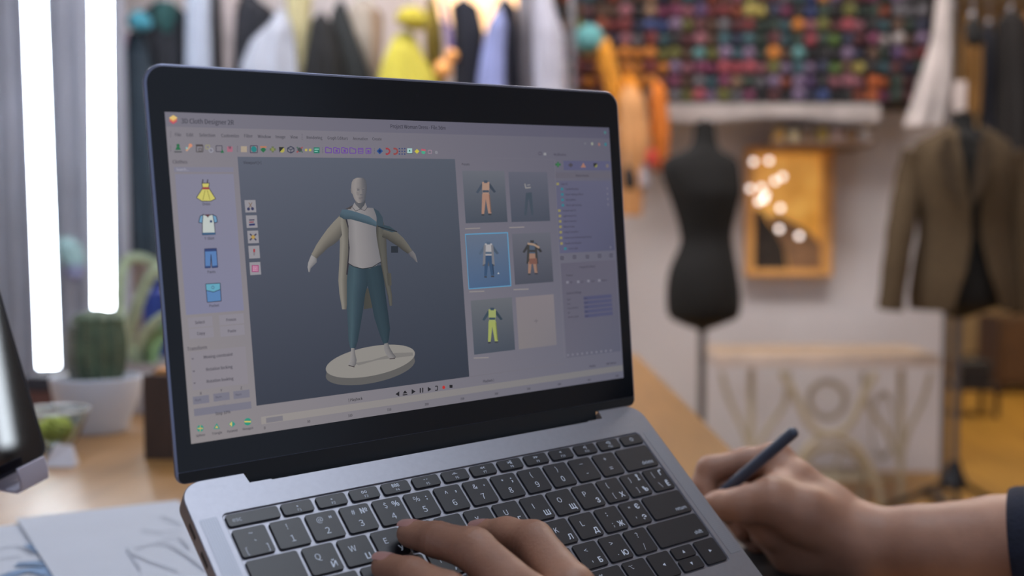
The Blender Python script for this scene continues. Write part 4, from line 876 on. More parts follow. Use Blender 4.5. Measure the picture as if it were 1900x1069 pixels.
NOT = [(1150, 95, 'orange'), (1197, 95, 'orange'), (1228, 130, 'orange'), (1240, 95, 'olive'), (1105, 105, 'orange'), (1120, 130, 'orange'), (1095, 160, 'orange'), (1068, 118, 'dark red'), (1200, 120, 'dark red'), (1175, 155, 'orange'), (1400, 28, 'yellow'), (1430, 100, 'orange'), (1365, 95, 'teal'), (1350, 122, 'pink-red'), (1385, 125, 'pink-red'), (1360, 148, 'tan'), (1310, 135, 'magenta'), (1290, 170, 'pink-red'), (1320, 175, 'lilac'), (1500, 72, 'pink-red'), (1510, 60, 'dusty pink'), (1545, 68, 'bright green'), (1568, 45, 'pink-red'), (1580, 48, 'dusty pink'), (1648, 80, 'white'), (1600, 135, 'yellow'), (1615, 165, 'deep orange'), (1628, 160, 'deep orange'), (1558, 165, 'dusty pink'), (1640, 140, 'teal'), (1660, 110, 'purple'), (1690, 110, 'dusty pink'), (1475, 110, 'light teal'), (1485, 50, 'orange'), (1220, 45, 'blue'), (1250, 45, 'lilac'), (1280, 50, 'olive'), (1142, 5, 'rust'), (1150, 45, 'dark red'), (1200, 10, 'tan'), (1140, 62, 'navy'), (1290, 110, 'light teal'), (1275, 118, 'dusty pink'), (1300, 70, 'dusty pink'), (1270, 14, 'dusty pink'), (1345, 55, 'grey'), (1450, 60, 'teal'), (1440, 25, 'navy'), (1535, 5, 'orange'), (1510, 8, 'blue'), (1545, 120, 'bright green'), (1700, 25, 'grey'), (1690, 8, 'grey'), (1450, 145, 'rust'), (1440, 170, 'maroon'), (1480, 165, 'lilac'), (1530, 172, 'blue'), (1360, 5, 'dusty pink'), (1330, 20, 'dark red'), (1635, 20, 'rust')]
base_w = ['maroon', 'maroon', 'dark red', 'dark green', 'black', 'black', 'black', 'navy', 'navy', 'brown', 'brown', 'dusty pink', 'magenta', 'teal', 'purple', 'grey', 'rust', 'olive', 'lilac', 'dark green', 'black', 'black', 'brown', 'dark green', 'navy', 'grey']
ym = bmesh.new(); bmesh.ops.create_uvsphere(ym, u_segments=20, v_segments=14, radius=r_b)
for v in ym.verts:
    a = math.atan2(v.co.y, v.co.x); v.co *= 1 + .02 * math.sin(9 * a + 60 * v.co.z / r_b * .2)
yme = bpy.data.meshes.new('yarn_ball'); ym.to_mesh(yme); ym.free(); yme.shade_smooth(); yme.materials.append(None)
ORD = ['first', 'second', 'third', 'fourth', 'fifth', 'sixth', 'seventh', 'eighth', 'ninth', 'tenth', 'eleventh', 'twelfth']
cells = []
ncol = int(Wd / .049)
rng = random.Random(3)
for rI in range(rows):
    for cI in range(ncol):
        x = .032 + cI * (Wd - .064) / (ncol - 1); z = rI * rp_ + r_b; X = sx0 + x; Z = szb + z
        u = CX + F * (X / (yY + .03)); v = W(1300, 190, yY); 
        d = np.linalg.inv(BM) @ np.array([X, yY + .03, Z - H]); u = CX + F * d[0] / d[2]; v = CY + F * d[1] / d[2]
        best = min(NOT, key=lambda q: (q[0] - u) ** 2 + (q[1] - v) ** 2); dd = math.hypot(best[0] - u, best[1] - v)
        c = best[2] if dd < 17 else rng.choice(base_w)
        if u < 1240 and v > 85 and dd >= 17: c = rng.choice(['orange', 'tan', 'dark red', 'orange', 'dusty pink', 'maroon'])
        if v < -24: continue
        cells.append((rI, cI, x, z, c))
cnt = {}; tot = {}
for rI, cI, x, z, c in cells: tot[rI, c] = tot.get((rI, c), 0) + 1
for rI, cI, x, z, c in cells:
    cnt[rI, c] = cnt.get((rI, c), 0) + 1; k = cnt[rI, c]
    o = bpy.data.objects.new('yarn_ball', yme); COL.objects.link(o); sc = rng.uniform(.88, 1.0); o.scale = (sc, sc, sc); o.location = (sx0 + x + rng.uniform(-.004, .004), yY + (.0 if cI % 2 else .034), szb + z - r_b + r_b * 1.021 * sc); o.rotation_euler = (rng.uniform(0, 3), rng.uniform(0, 3), rng.uniform(0, 3))
    o.material_slots[0].link = 'OBJECT'; o.material_slots[0].material = mat('yarn_' + c.replace(' ', '_'), tuple(min(255, q * .84 + 4) for q in NC[c]), rough=.9, var=.35, scale=60, bump=.6, bscale=300, stretch=(1, 1, 5), sheen=.3)
    row = ORD[rI] + ' yarn row from the bottom' if rI else 'bottom yarn row'
    lab = ('only %s yarn ball in the %s' % (c, row)) if tot[rI, c] == 1 else ('%s %s yarn ball from the left, %s' % (ORD[k - 1], c, row.replace('yarn ', '')))
    tag(o, lab, 'ball of yarn', 'balls of yarn on the wall rack')
# big teal pompom
p = W(1093, 73, 4.5); bm = bmesh.new(); bmesh.ops.create_icosphere(bm, subdivisions=4, radius=.056)
for v in bm.verts: v.co *= 1 + .05 * random.random()
t = thing('pompom', 'large pale teal pompom hanging in front of the yarn', 'pompom', p); obj('fluff', bm, mat('pompom_teal', (98, 160, 162), rough=.95, bump=.8, bscale=200), t); obj('string', tb([(0, 0, .05), (0, .0, RZ - p.z + .3)], .0015, 5), hangm, t)
# orange hanging fabrics
GO = 'orange fabrics hanging below the yarn'
def hangcloth(name, label, cat, col, secs, Y, seed, **k):
    v, a, b = secs[0]; top = W((a + b) / 2, v, Y); garment(name, label, cat, col, secs, Y, top.z, GO, seed, **k)
    q = COL.objects[-1]
    par = q.parent; obj('string', tb([(0, 0, -.005), (0, yY - .032 - Y, max(.02, szb - top.z))], .002, 5), hangm, par)
hangcloth('scarf', 'peach orange scarf hanging just right of the laptop corner', 'scarf', (206, 148, 92), [(160, 1160, 1176), (185, 1148, 1196), (260, 1146, 1206), (330, 1150, 1196), (400, 1150, 1190)], 4.42, 40)
hangcloth('scarf', 'deep orange scarf left of the black dress form', 'scarf', (206, 112, 20), [(150, 1214, 1226), (170, 1208, 1236), (240, 1206, 1242), (300, 1206, 1238), (318, 1212, 1230)], 4.46, 41)
hangcloth('scarf', 'bright yellow-orange scarf above the laptop corner', 'scarf', (226, 152, 40), [(72, 1118, 1130), (90, 1104, 1136), (140, 1116, 1150), (200, 1130, 1165), (230, 1136, 1170)], 4.5, 42)
hangcloth('tassel', 'orange tassel in front of the lowest yarn row', 'tassel', (226, 140, 24), [(138, 1160, 1172), (150, 1154, 1182), (175, 1156, 1190), (205, 1160, 1192)], 4.48, 43)
hangcloth('tassel', 'red tassel at the bottom of the deep orange scarf', 'tassel', (176, 50, 34), [(276, 1204, 1214), (290, 1198, 1222), (306, 1200, 1222)], 4.38, 44)
hangcloth('bag', 'small black pouch hanging beside the laptop edge', 'bag', (34, 36, 40), [(308, 1160, 1168), (320, 1156, 1178), (345, 1158, 1180), (352, 1162, 1176)], 4.3, 45)
hangcloth('bag', 'small pale grey pouch hanging beside the black pouch', 'bag', (172, 168, 178), [(296, 1186, 1194), (315, 1180, 1204), (345, 1180, 1206), (350, 1184, 1200)], 4.4, 46)
# white shelf with draped cloth and jars
y2 = 4.62; zs = W(1400, 196, y2).z; xs0, xs1 = W(1238, 200, y2).x, W(1628, 200, y2).x
bm = bmesh.new(); prev = None; n = 80
for k in range(n + 1):
    s = k / n; x = xs0 + (xs1 - xs0) * s; top = szb - .014; low = W(1238 + 390 * s, 226 - 4 * math.sin(s * 3.1) + 3 * math.sin(s * 9), y2).z; yy = y2 - .045 + .003 * math.sin(k * .35)
    cur = [bm.verts.new((x, y2 + .1, top)), bm.verts.new((x, y2 - .04, top)), bm.verts.new((x, yy, (top + low) / 2)), bm.verts.new((x, yy, low))]
    if prev:
        for j in range(3): bm.faces.new((prev[j], cur[j], cur[j + 1], prev[j + 1]))
    prev = cur
bmesh.ops.solidify(bm, geom=bm.faces[:], thickness=.004)
tag(obj('valance_cloth', bm, mat('valance_white', (206, 196, 192), rough=.9)), 'white cloth valance draped under the yarn rack', 'cloth')
y3 = 4.66; zj = W(1500, 262, y3).z; xj0, xj1 = W(1436, 0, y3).x, W(1625, 0, y3).x
jl = thing('jar_shelf', 'narrow brown ledge of small jars below the white valance', 'shelf', (xj0, y3, zj)); obj('board', bx((0, -.05, -.012), (xj1 - xj0, 5.0 - y3 - .001, 0)), mat('ledge_brown', (110, 90, 76), rough=.7), jl)
JC = [('amber', (190, 146, 70)), ('cream', (214, 196, 150)), ('brown', (130, 96, 60)), ('mustard', (180, 150, 56)), ('pinkish', (200, 164, 148)), ('dark amber', (150, 106, 50)), ('pale grey', (206, 196, 188))]
for k, (cn, c) in enumerate(JC):
    x = .03 + k * (xj1 - xj0 - .06) / 6; t = thing('jar', '%s jar on the brown ledge under the white valance' % cn, 'jar', (xj0 + x, y3, zj + .0005), 'jars on the brown ledge')
    bm = bmesh.new(); lathe(bm, [(.02, 0), (.023, .004), (.023, .038), (.017, .046)], n=24); obj('jar_body', bm, mat('jar_%d' % k, c, rough=.35), t); bm = bmesh.new(); lathe(bm, [(.018, .0462), (.019, .056), (.017, .058)], n=24); obj('lid', bm, mat('jar_lid_%d' % (k % 3), ((180, 150, 90), (90, 80, 70), (170, 160, 150))[k % 3], rough=.4), t)
# framed picture, its amber glow painted in as emission
y4 = 4.93; pa = W(1386, 272, y4); pb = W(1542, 512, y4)
pf = thing('framed_picture', 'framed picture with painted-in amber glow on the white wall right of the black dress form', 'picture', (pa.x, y4, pb.z)); w_, h_ = pb.x - pa.x, pa.z - pb.z
frm = mat('pine_frame', (222, 164, 92), rough=.5, var=.15)
for a, b in (((0, -.02, 0), (.035, .06, h_)), ((w_ - .045, -.02, 0), (w_, .06, h_)), ((.0351, -.02, 0), (w_ - .0451, .06, .03)), ((.0351, -.02, h_ - .03), (w_ - .0451, .06, h_))): obj('frame_side', bx(a, b), frm, pf, bevel=.003)
pm = bpy.data.materials.new('amber_glow_print'); pm.use_nodes = True; nt = pm.node_tree; bb = nt.nodes['Principled BSDF']; tc = nt.nodes.new('ShaderNodeTexCoord'); nz = nt.nodes.new('ShaderNodeTexNoise'); nz.inputs['Scale'].default_value = 9; nt.links.new(tc.outputs['Object'], nz.inputs[0]); rp = nt.nodes.new('ShaderNodeValToRGB')
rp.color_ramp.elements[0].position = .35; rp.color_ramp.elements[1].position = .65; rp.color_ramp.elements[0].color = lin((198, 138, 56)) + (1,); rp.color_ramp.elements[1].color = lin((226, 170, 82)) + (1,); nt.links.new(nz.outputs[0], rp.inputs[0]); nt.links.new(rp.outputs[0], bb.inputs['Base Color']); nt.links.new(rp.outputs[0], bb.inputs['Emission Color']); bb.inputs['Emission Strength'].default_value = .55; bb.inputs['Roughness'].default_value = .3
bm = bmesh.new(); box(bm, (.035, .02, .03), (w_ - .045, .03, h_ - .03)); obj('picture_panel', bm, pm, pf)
def pshape(nm, pts, c, y=.018):
    bm = bmesh.new(); P = [W(u, v, y4 + y) - Vector((pa.x, y4, pb.z)) for u, v in pts]; a = [bm.verts.new((p.x, y, p.z)) for p in P]; b2 = [bm.verts.new((p.x, y - .003, p.z)) for p in P]; bm.faces.new(a); bm.faces.new(b2[::-1])
    for i in range(len(P)): bm.faces.new((a[i], a[(i + 1) % len(P)], b2[(i + 1) % len(P)], b2[i]))
    obj(nm, bm, mat('print_' + nm, c, rough=.5, var=.3, scale=20), pf)
pshape('dark_figure', [(1399, 392), (1412, 388), (1424, 410), (1440, 430), (1455, 460), (1462, 500), (1420, 502), (1399, 500)], (52, 44, 36))
pshape('beige_shape', [(1424, 402), (1446, 400), (1500, 430), (1525, 455), (1527, 500), (1464, 500), (1456, 460), (1440, 428)], (146, 112, 82), .016)
bm = bmesh.new(); o3 = W(1441, 262, 4.9); tt = .03
lathe(bm, [(.034, 0), (.02, .03), (.002, .062)], n=4); t = thing('paper_star_shade', 'small amber pointed lampshade above the glowing picture', 'lampshade', (o3.x, 4.88, pa.z + .001)); obj('shade', bm, mat('amber_shade', (230, 160, 60), rough=.5, emit=.5), t)
bulbm = bpy.data.materials.new('bulb_glow'); bulbm.use_nodes = True; bb = bulbm.node_tree.nodes['Principled BSDF']; nz = bulbm.node_tree.nodes.new('ShaderNodeTexNoise'); rp = bulbm.node_tree.nodes.new('ShaderNodeValToRGB'); rp.color_ramp.elements[0].color = (1, .82, .74, 1); rp.color_ramp.elements[1].color = (1, .88, .82, 1); bulbm.node_tree.links.new(nz.outputs[0], rp.inputs[0]); bulbm.node_tree.links.new(rp.outputs[0], bb.inputs['Emission Color']); bb.inputs['Emission Strength'].default_value = 2.6
sl = thing('string_lights', 'string of small round lights draped over the glowing picture', 'string lights', W(1420, 300, 4.84)); O = W(1420, 300, 4.84)
bp_ = [(1398, 300), (1427, 298), (1452, 328), (1438, 336), (1392, 350), (1413, 348), (1421, 362), (1408, 374), (1418, 370), (1448, 386), (1446, 425), (1483, 438)]
for u, v in bp_:
    bm = bmesh.new(); bmesh.ops.create_uvsphere(bm, u_segments=16, v_segments=10, radius=.0115); bmesh.ops.translate(bm, verts=bm.verts[:], vec=W(u, v, 4.84) - O); obj('bulb', bm, bulbm, sl)
obj('wire', tb(smoothpath([W(u, v, 4.85) - O for u, v in [(1390, 262)] + bp_], 3), .0012, 5), blackm, sl)

# ---- dress forms
formm = mat('black_form_fabric', (13, 12, 11), rough=.95, var=.1)
metalp = mat('grey_pole_metal', (104, 100, 100), rough=.4, metal=.6)
def ellring(L_, Y, dep, n=40, O=Vector(), a0=0, a1=360, sc=1):
    R = []
    for v, a, b, dp in L_:
        A = W(a, v, Y); B = W(b, v, Y); c = (A + B) / 2; hw = (B.x - A.x) / 2 * sc
        R.append([Vector((c.x + hw * math.cos(math.radians(t)), Y + hw * dp * math.sin(math.radians(t)), c.z)) - O for t in [a0 + (a1 - a0) * k / (n if a1 - a0 < 360 else n) for k in range(n + (1 if a1 - a0 < 360 else 0))]])
    return R
def dressform(label, secs, Y, pole_u, neck):
    base = W(pole_u, 600, Y); base.z = 0; t = thing('dress_form', label, 'dress form', base)
    bm = bmesh.new(); S3 = []
    P = smoothpath([Vector((s[1], s[2], s[0])) for s in secs], 5); dpt = [s[3] for s in secs]
    for k, p in enumerate(P):
        q = k / 5; i = int(min(q, len(secs) - 2)); f = q - i; S3.append((p.z, p.x, p.y, dpt[i] * (1 - f) + dpt[min(i + 1, len(secs) - 1)] * f))
    rings(bm, ellring(S3, Y, 1, 44, O=base)[::-1]); obj('torso', bm, formm, t)
    zb = W(pole_u, secs[-1][0], Y).z; top = W((secs[0][1] + secs[0][2]) / 2, secs[0][0], Y)
    bm = bmesh.new(); hw = W(secs[0][2], secs[0][0], Y).x - top.x; lathe(bm, [(hw * .95, 0), (hw * .95, .008), (hw * .3, .014), (hw * .25, .02), (.002, .022)], (top.x - base.x, 0, top.z), n=24); obj('neck_cap', bm, formm, t)
    obj('pole', tb([(0, 0, .17), (0, 0, zb + .01)], .014, 14), metalp, t)
    bm = bmesh.new(); lathe(bm, [(.045, .14), (.05, .16), (.03, .2), (.018, .24)], n=20); obj('hub', bm, blackm, t)
    for k in range(3):
        a = 2 * math.pi * k / 3 + .3; obj('leg', tb([(0.02 * math.cos(a), .02 * math.sin(a), .165), (.28 * math.cos(a), .28 * math.sin(a), .015)], .011, 10), blackm, t)
    return t, base
FY_ = 4.0
dressform('black fabric dress form on a pole beside the laptop screen', [(232, 1288, 1327, 1.0), (262, 1285, 1330, 1.0), (278, 1272, 1338, .85), (292, 1238, 1362, .55), (304, 1228, 1370, .55), (325, 1228, 1374, .6), (360, 1240, 1375, .72), (395, 1252, 1366, .74), (430, 1261, 1359, .72), (455, 1261, 1360, .72), (500, 1242, 1368, .78), (545, 1236, 1374, .8), (585, 1240, 1371, .78), (600, 1262, 1345, .8), (612, 1292, 1314, 1.0), (620, 1296, 1308, 1.0)], FY_, 1303, None)
F2Y = 4.02
t2, b2 = dressform('dress form wearing a brown blazer over black, at the right', [(216, 1768, 1806, 1.0), (240, 1764, 1810, 1.0), (255, 1740, 1832, .8), (270, 1712, 1862, .55), (310, 1708, 1866, .6), (400, 1728, 1850, .7), (440, 1730, 1850, .7), (500, 1712, 1858, .75), (560, 1710, 1860, .75), (575, 1740, 1830, .8), (590, 1768, 1790, 1.0)], F2Y, 1777, None)
# blazer: open front shell, lapels, sleeves
bz = thing('blazer', 'brown tweed blazer hanging open on the right dress form', 'blazer', b2)
tweed = mat('brown_tweed', (68, 54, 34), rough=.95, var=.2, scale=60, bump=.4, bscale=300); tweedd = mat('lapel_tweed', (58, 46, 30), rough=.95, var=.2, scale=60)
bsec = [(236, 1752, 1824, .95, 42), (250, 1728, 1848, .85, 24), (264, 1700, 1870, .62, 16), (290, 1690, 1880, .66, 13), (330, 1690, 1880, .74, 10), (400, 1706, 1870, .8, 6), (440, 1706, 1872, .8, 6), (500, 1696, 1880, .84, 13), (545, 1690, 1886, .84, 22), (574, 1692, 1886, .84, 27)]
def shell(sc, O):
    R = []
    for v, a, b, dp, op in bsec:
        A = W(a, v, F2Y); B = W(b, v, F2Y); c = (A + B) / 2; hw = (B.x - A.x) / 2 * sc; n = 48
        R.append([Vector((c.x + hw * math.cos(t), F2Y + hw * dp * math.sin(t), c.z)) - O for t in [math.radians(270 + op + (360 - 2 * op) * k / n) for k in range(n + 1)]])
    return R
bm = bmesh.new(); R = shell(1.02, b2); rings(bm, R, False, False, closed=False); bmesh.ops.recalc_face_normals(bm, faces=bm.faces[:]); bmesh.ops.solidify(bm, geom=bm.faces[:], thickness=.008); obj('jacket_body', bm, tweed, bz)
for pts in ([(1752, 250), (1766, 256), (1774, 320), (1780, 385), (1758, 345), (1738, 290)], [(1818, 256), (1830, 250), (1844, 290), (1826, 345), (1800, 385), (1808, 320)]):
    bm = bmesh.new(); P = [W(u, v, F2Y - .152) - b2 for u, v in pts]; a = [bm.verts.new(p) for p in P]; b3 = [bm.verts.new(p + Vector((0, -.008, 0))) for p in P]; bm.faces.new(a); bm.faces.new(b3[::-1])
    for i in range(len(P)): bm.faces.new((a[i], a[(i + 1) % len(P)], b3[(i + 1) % len(P)], b3[i]))
    obj('lapel', bm, tweedd, bz)
for pts in ([(1704, 282, 0), (1690, 330, .01), (1676, 400, -.02), (1664, 480, -.05), (1652, 575, -.07)], [(1872, 285, 0), (1886, 340, .0), (1894, 420, -.02), (1898, 500, -.04), (1900, 582, -.05)]):
    P = smoothpath([W(u, v, F2Y + dy) - b2 for u, v, dy in pts], 5); obj('sleeve', tb(P, [.056 - .013 * k / (len(P) - 1) + .0015 * math.sin(k * 1.7) for k in range(len(P))], 20), tweed, bz)
# black top worn on the second form, its hem below the blazer opening
# ---- white gauzy dress and right-hand rack
R2Y = 4.35; R2Z = W(1800, -60, R2Y).z; xa2, xb2 = W(1690, 0, R2Y).x, W(2060, 0, R2Y).x
rk2 = thing('clothes_rack', 'second garment rail at the right behind the blazer', 'clothes rack', (xa2, R2Y, 0)); obj('rail', tb([(-.02, 0, R2Z), (xb2 - xa2, 0, R2Z)], .013, 12), metalp, rk2)
for x in (W(1769, 0, R2Y).x - xa2, xb2 - xa2): obj('post', tb([(x, 0, .04), (x, 0, R2Z - .013)], .012, 12), metalp, rk2); obj('foot', tb([(x, -.22, .02), (x, .22, .02)], .014, 10), metalp, rk2)
GR2 = 'clothes on the right rail'
def Gn(n, label, cat, col, secs, dy, seed, **k): garment(n, label, cat, col, secs, R2Y + dy, R2Z, GR2, seed, **k)
Gn('dress', 'white gauzy dress flaring down at the left end of right rail', 'dress', (182, 172, 168), [(-30, 1742, 1756), (0, 1738, 1764), (70, 1730, 1765), (130, 1712, 1764), (190, 1692, 1762), (235, 1676, 1758)], -.08, 60, folds=7)
Gn('blouse', 'mustard blouse behind the white gauzy dress', 'blouse', (146, 104, 48), [(30, 1795, 1810), (70, 1786, 1822), (140, 1786, 1822), (210, 1790, 1818)], .0, 61)
Gn('hat', 'black hat above the mustard blouse', 'hat', (26, 26, 26), [(32, 1800, 1812), (45, 1792, 1820), (75, 1792, 1824), (86, 1802, 1818)], -.12, 62)
Gn('trousers', 'dark navy trousers right of the mustard blouse', 'trousers', (40, 42, 56), [(45, 1828, 1842), (80, 1820, 1850), (150, 1822, 1852), (245, 1818, 1852)], .05, 63)
Gn('coat', 'long black-brown coat at the right picture edge', 'coat', (34, 28, 26), [(20, 1868, 1882), (40, 1850, 1905), (150, 1852, 1912), (300, 1850, 1920)], -.02, 64)
Gn('jacket', 'ochre jacket at the extreme right edge', 'jacket', (150, 104, 48), [(15, 1915, 1930), (35, 1894, 1945), (140, 1896, 1950), (300, 1893, 1955)], .08, 65)
o = obj('price_tag', bx((-.024, -.001, -.11), (.024, .001, 0)), mat('tag_white', (186, 172, 166), rough=.7)); o.location = W(1781, 150, R2Y - .14); tag(o, 'blank white tag hanging beside the mustard blouse', 'tag')
# ---- sewing table with treadle
ty = 4.25; t0 = W(1325, 660, ty); t1 = W(1745, 660, ty); th = t0.z
sw = thing('sewing_table', 'white-edged sewing table on ornate cream treadle legs', 'table', (t0.x, ty, 0)); TW = t1.x - t0.x
obj('tabletop', bx((0, 0, th - .04), (TW, .44, th - .001)), mat('table_white_edge', (196, 182, 172), rough=.6), sw, bevel=.004)
obj('wood_top', bx((.01, .01, th - .001), (TW - .01, .43, th + .003)), mat('table_warm_top', (184, 160, 134), rough=.5), sw)
iron = mat('cream_iron', (176, 166, 142), rough=.6, var=.1)
def UV(u, v, dy=0): p = W(u, v, ty + dy); return p - Vector((t0.x, ty, 0))
def ringpts(u, v, rpx, dy=.1, n=28): c = UV(u, v, dy); rr = rpx / F * (ty + dy); return [c + Vector((rr * math.cos(2 * math.pi * k / n), 0, rr * math.sin(2 * math.pi * k / n))) for k in range(n)]
zb0 = .02
for uL, sgn in ((1394, -1), (1672, 1)):
    bm = bmesh.new()
    for dy in (.06, .38):
        tube(bm, [UV(uL, 685, dy), (UV(uL, 900, dy).x, dy, .02)], .013, 10)
        tube(bm, smoothpath([UV(uL + sgn * 55, 690, dy) * 1, UV(uL + sgn * 42, 740, dy), UV(uL + sgn * 14, 800, dy), UV(uL, 850, dy)], 5), .009, 8)
        tube(bm, smoothpath([UV(uL - sgn * 70, 690, dy), UV(uL - sgn * 62, 750, dy), UV(uL - sgn * 28, 800, dy), UV(uL, 860, dy)], 5), .010, 8)
    tube(bm, [(UV(uL, 860, .06).x, .06, .08), (UV(uL, 860, .38).x, .38, .08)], .012, 8)
    obj('leg', bm, iron, sw)
bm = bmesh.new()
tube(bm, smoothpath([UV(1450, 690), UV(1478, 740), UV(1505, 790), UV(1540, 806), UV(1575, 790), UV(1600, 740), UV(1625, 690)], 5), .014, 8)
tube(bm, smoothpath([UV(1440, 960), UV(1460, 890), UV(1500, 830), UV(1540, 806), UV(1590, 830), UV(1625, 890), UV(1640, 960)], 5), .014, 8)
tube(bm, ringpts(1535, 742, 34), .010, 8, closed=True)
obj('brace', bm, iron, sw)
bm = bmesh.new(); tube(bm, ringpts(1543, 890, 62, .13), .012, 10, closed=True); tube(bm, ringpts(1543, 890, 8, .13), .008, 8, closed=True)
for k in range(5):
    a = 2 * math.pi * k / 5; c = UV(1543, 890, .13); rr = 58 / F * ty; tube(bm, [c + Vector((math.cos(a), 0, math.sin(a))) * .015, c + Vector((math.cos(a), 0, math.sin(a))) * rr], .005, 6)
obj('flywheel', bm, iron, sw)
bm = bmesh.new(); tube(bm, ringpts(1638, 790, 60, .3), .010, 8, closed=True); 
for v in bm.verts: v.co.x = UV(1638, 790, .3).x + (v.co.x - UV(1638, 790, .3).x) * .35
obj('side_scroll', bm, iron, sw)
obj('treadle_plate', bx((UV(1460, 900, .1).x, .1, .09), (UV(1625, 900, .1).x, .34, .105)), iron, sw, bevel=.003)
obj('cross_bar', tb([(UV(1394, 960, .22).x, .22, .085), (UV(1672, 960, .22).x, .22, .085)], .008, 8), iron, sw)
# low white cabinet block behind the treadle (light panel)
pa2 = W(1330, 0, 4.85)
# ---- deeper room at the right
dbx = W(1812, 715, 6.6); bt = thing('sewing_machine_case', 'dark machine case on a low stool in the far room', 'case', (dbx.x, 6.6, 0))
zt3 = W(1812, 715, 6.6).z; obj('case', bx((-.09, 0, zt3), (.09, .2, zt3 + .14)), mat('case_black', (38, 38, 42), rough=.6), bt, bevel=.015); obj('handle', tb(smoothpath([(-.04, .1, zt3 + .14), (-.03, .1, zt3 + .17), (.03, .1, zt3 + .17), (.04, .1, zt3 + .14)], 4), .006, 8), blackm, bt)
stl = thing('stool', 'low brown stool carrying the dark machine case', 'stool', (dbx.x, 6.6, 0)); obj('seat', bx((-.13, -.04, zt3 - .03), (.13, .24, zt3 - .001)), darkw, stl, bevel=.004)
for x in (-.11, .11):
    for y in (-.02, .22): obj('leg', bx((x - .012, y - .012, 0), (x + .012, y + .012, zt3 - .03)), darkw, stl)
tbx = W(1870, 560, 6.9)
cb = thing('cabinet', 'dark brown cabinet at the back of the far room', 'cabinet', (W(1855, 560, 7.6).x, 7.6, 0)); hh = W(1870, 590, 7.6).z
cabm = mat('brown_cabinet', (86, 60, 36), rough=.6, var=.2)
obj('cabinet_body', bx((0, 0, .06), (.9, .4, hh)), cabm, cb, bevel=.004)
for k in range(2):
    dr = obj('door', bx((.02 + k * .44, -.018, .08), (.44 + k * .44, -.001, hh - .02)), cabm, cb, bevel=.003); obj('knob', bx((.38 + k * .1, -.03, hh * .6), (.4 + k * .1, -.0185, hh * .6 + .02)), hangm, dr)
for x in (.02, .84): obj('foot', bx((x, .02, 0), (x + .04, .38, .06)), cabm, cb)

# ================================================================== PERSON (hands and forearms, sleeves)
def round_cone(P, a, b, r1, r2):
    ba = b - a; l2 = float(ba @ ba); pa = P - a; h = np.clip((pa @ ba) / l2, 0, 1)
    d = pa - h[:, None] * ba; return np.sqrt((d * d).sum(1)) - (r1 + (r2 - r1) * h)
def smin(a, b, k):
    h = np.clip(.5 + .5 * (b - a) / k, 0, 1); return b * (1 - h) + a * h - k * h * (1 - h)
def sdf_mesh(chains, vox, k_in, k_out):
    pts = np.array([p for ch in chains for p, r in ch[0]]); rad = max(r for ch in chains for p, r in ch[0])
    lo = pts.min(0) - rad - 3 * vox; hi = pts.max(0) + rad + 3 * vox; n = np.ceil((hi - lo) / vox).astype(int) + 1
    D0 = np.full(n, 1.0)
    for ch, kout in chains:
        cp = np.array([p for p, r in ch]); cr = max(r for p, r in ch) + 6 * vox + kout
        i0 = np.maximum(0, np.floor((cp.min(0) - cr - lo) / vox).astype(int)); i1 = np.minimum(n, np.ceil((cp.max(0) + cr - lo) / vox).astype(int) + 1)
        ax = [lo[q] + vox * np.arange(i0[q], i1[q]) for q in range(3)]; g = np.stack(np.meshgrid(*ax, indexing='ij'), -1); P = g.reshape(-1, 3)
        d = None
        for (a, ra), (b, rb) in zip(ch, ch[1:]):
            e = round_cone(P, np.array(a), np.array(b), ra, rb); d = e if d is None else smin(d, e, k_in)
        d = d.reshape(g.shape[:3]); sl = tuple(slice(i0[q], i1[q]) for q in range(3)); D0[sl] = smin(D0[sl], d, kout)
    ins = D0 < 0; nx, ny, nz = n; acc = np.zeros((nx - 1, ny - 1, nz - 1, 3)); cntc = np.zeros((nx - 1, ny - 1, nz - 1))
    cor = [(i, j, k) for i in (0, 1) for j in (0, 1) for k in (0, 1)]
    def sub(A, c): return A[c[0]:c[0] + nx - 1, c[1]:c[1] + ny - 1, c[2]:c[2] + nz - 1]
    for c in cor:
        for q in range(3):
            if c[q] == 0:
                c2 = list(c); c2[q] = 1; a = sub(D0, c); b = sub(D0, c2); m = (a < 0) != (b < 0); t = np.where(m, a / np.where(m, a - b, 1), 0)
                for w in range(3): acc[..., w] += np.where(m, c[w] + (t if w == q else 0), 0)
                cntc += m
    idx = -np.ones(cntc.shape, int); act = cntc > 0; idx[act] = np.arange(act.sum()); ci = np.argwhere(act); V = (ci + acc[act] / cntc[act][:, None]) * vox + lo
    Q = []
    for q in range(3):
        u, w = [(1, 2), (2, 0), (0, 1)][q]; s = [slice(None)] * 3; s2 = [slice(None)] * 3; s[q] = slice(0, n[q] - 1); s2[q] = slice(1, n[q]); a = ins[tuple(s)]; b = ins[tuple(s2)]
        E_ = np.argwhere(a != b); E_ = E_[(E_[:, u] > 0) & (E_[:, w] > 0) & (E_[:, u] < n[u] - 1) & (E_[:, w] < n[w] - 1)]; flip = a[tuple(E_.T)]
        def cell(du, dw): c = E_.copy(); c[:, u] -= du; c[:, w] -= dw; return idx[tuple(c.T)]
        f = np.stack([cell(0, 0), cell(1, 0), cell(1, 1), cell(0, 1)], 1); f[~flip] = f[~flip][:, ::-1]; Q.append(f)
    Q = np.concatenate(Q); Q = Q[(Q >= 0).all(1)]
    return V, Q
def lw(x, y, z): p = LP(x, y, z); return (p.x, p.y, p.z)
def ww(u, v, Y): p = W(u, v, Y); return (p.x, p.y, p.z)
M_ = .001
eL = (.17, .20, .82)
wristL = lw(112, -22, 40)
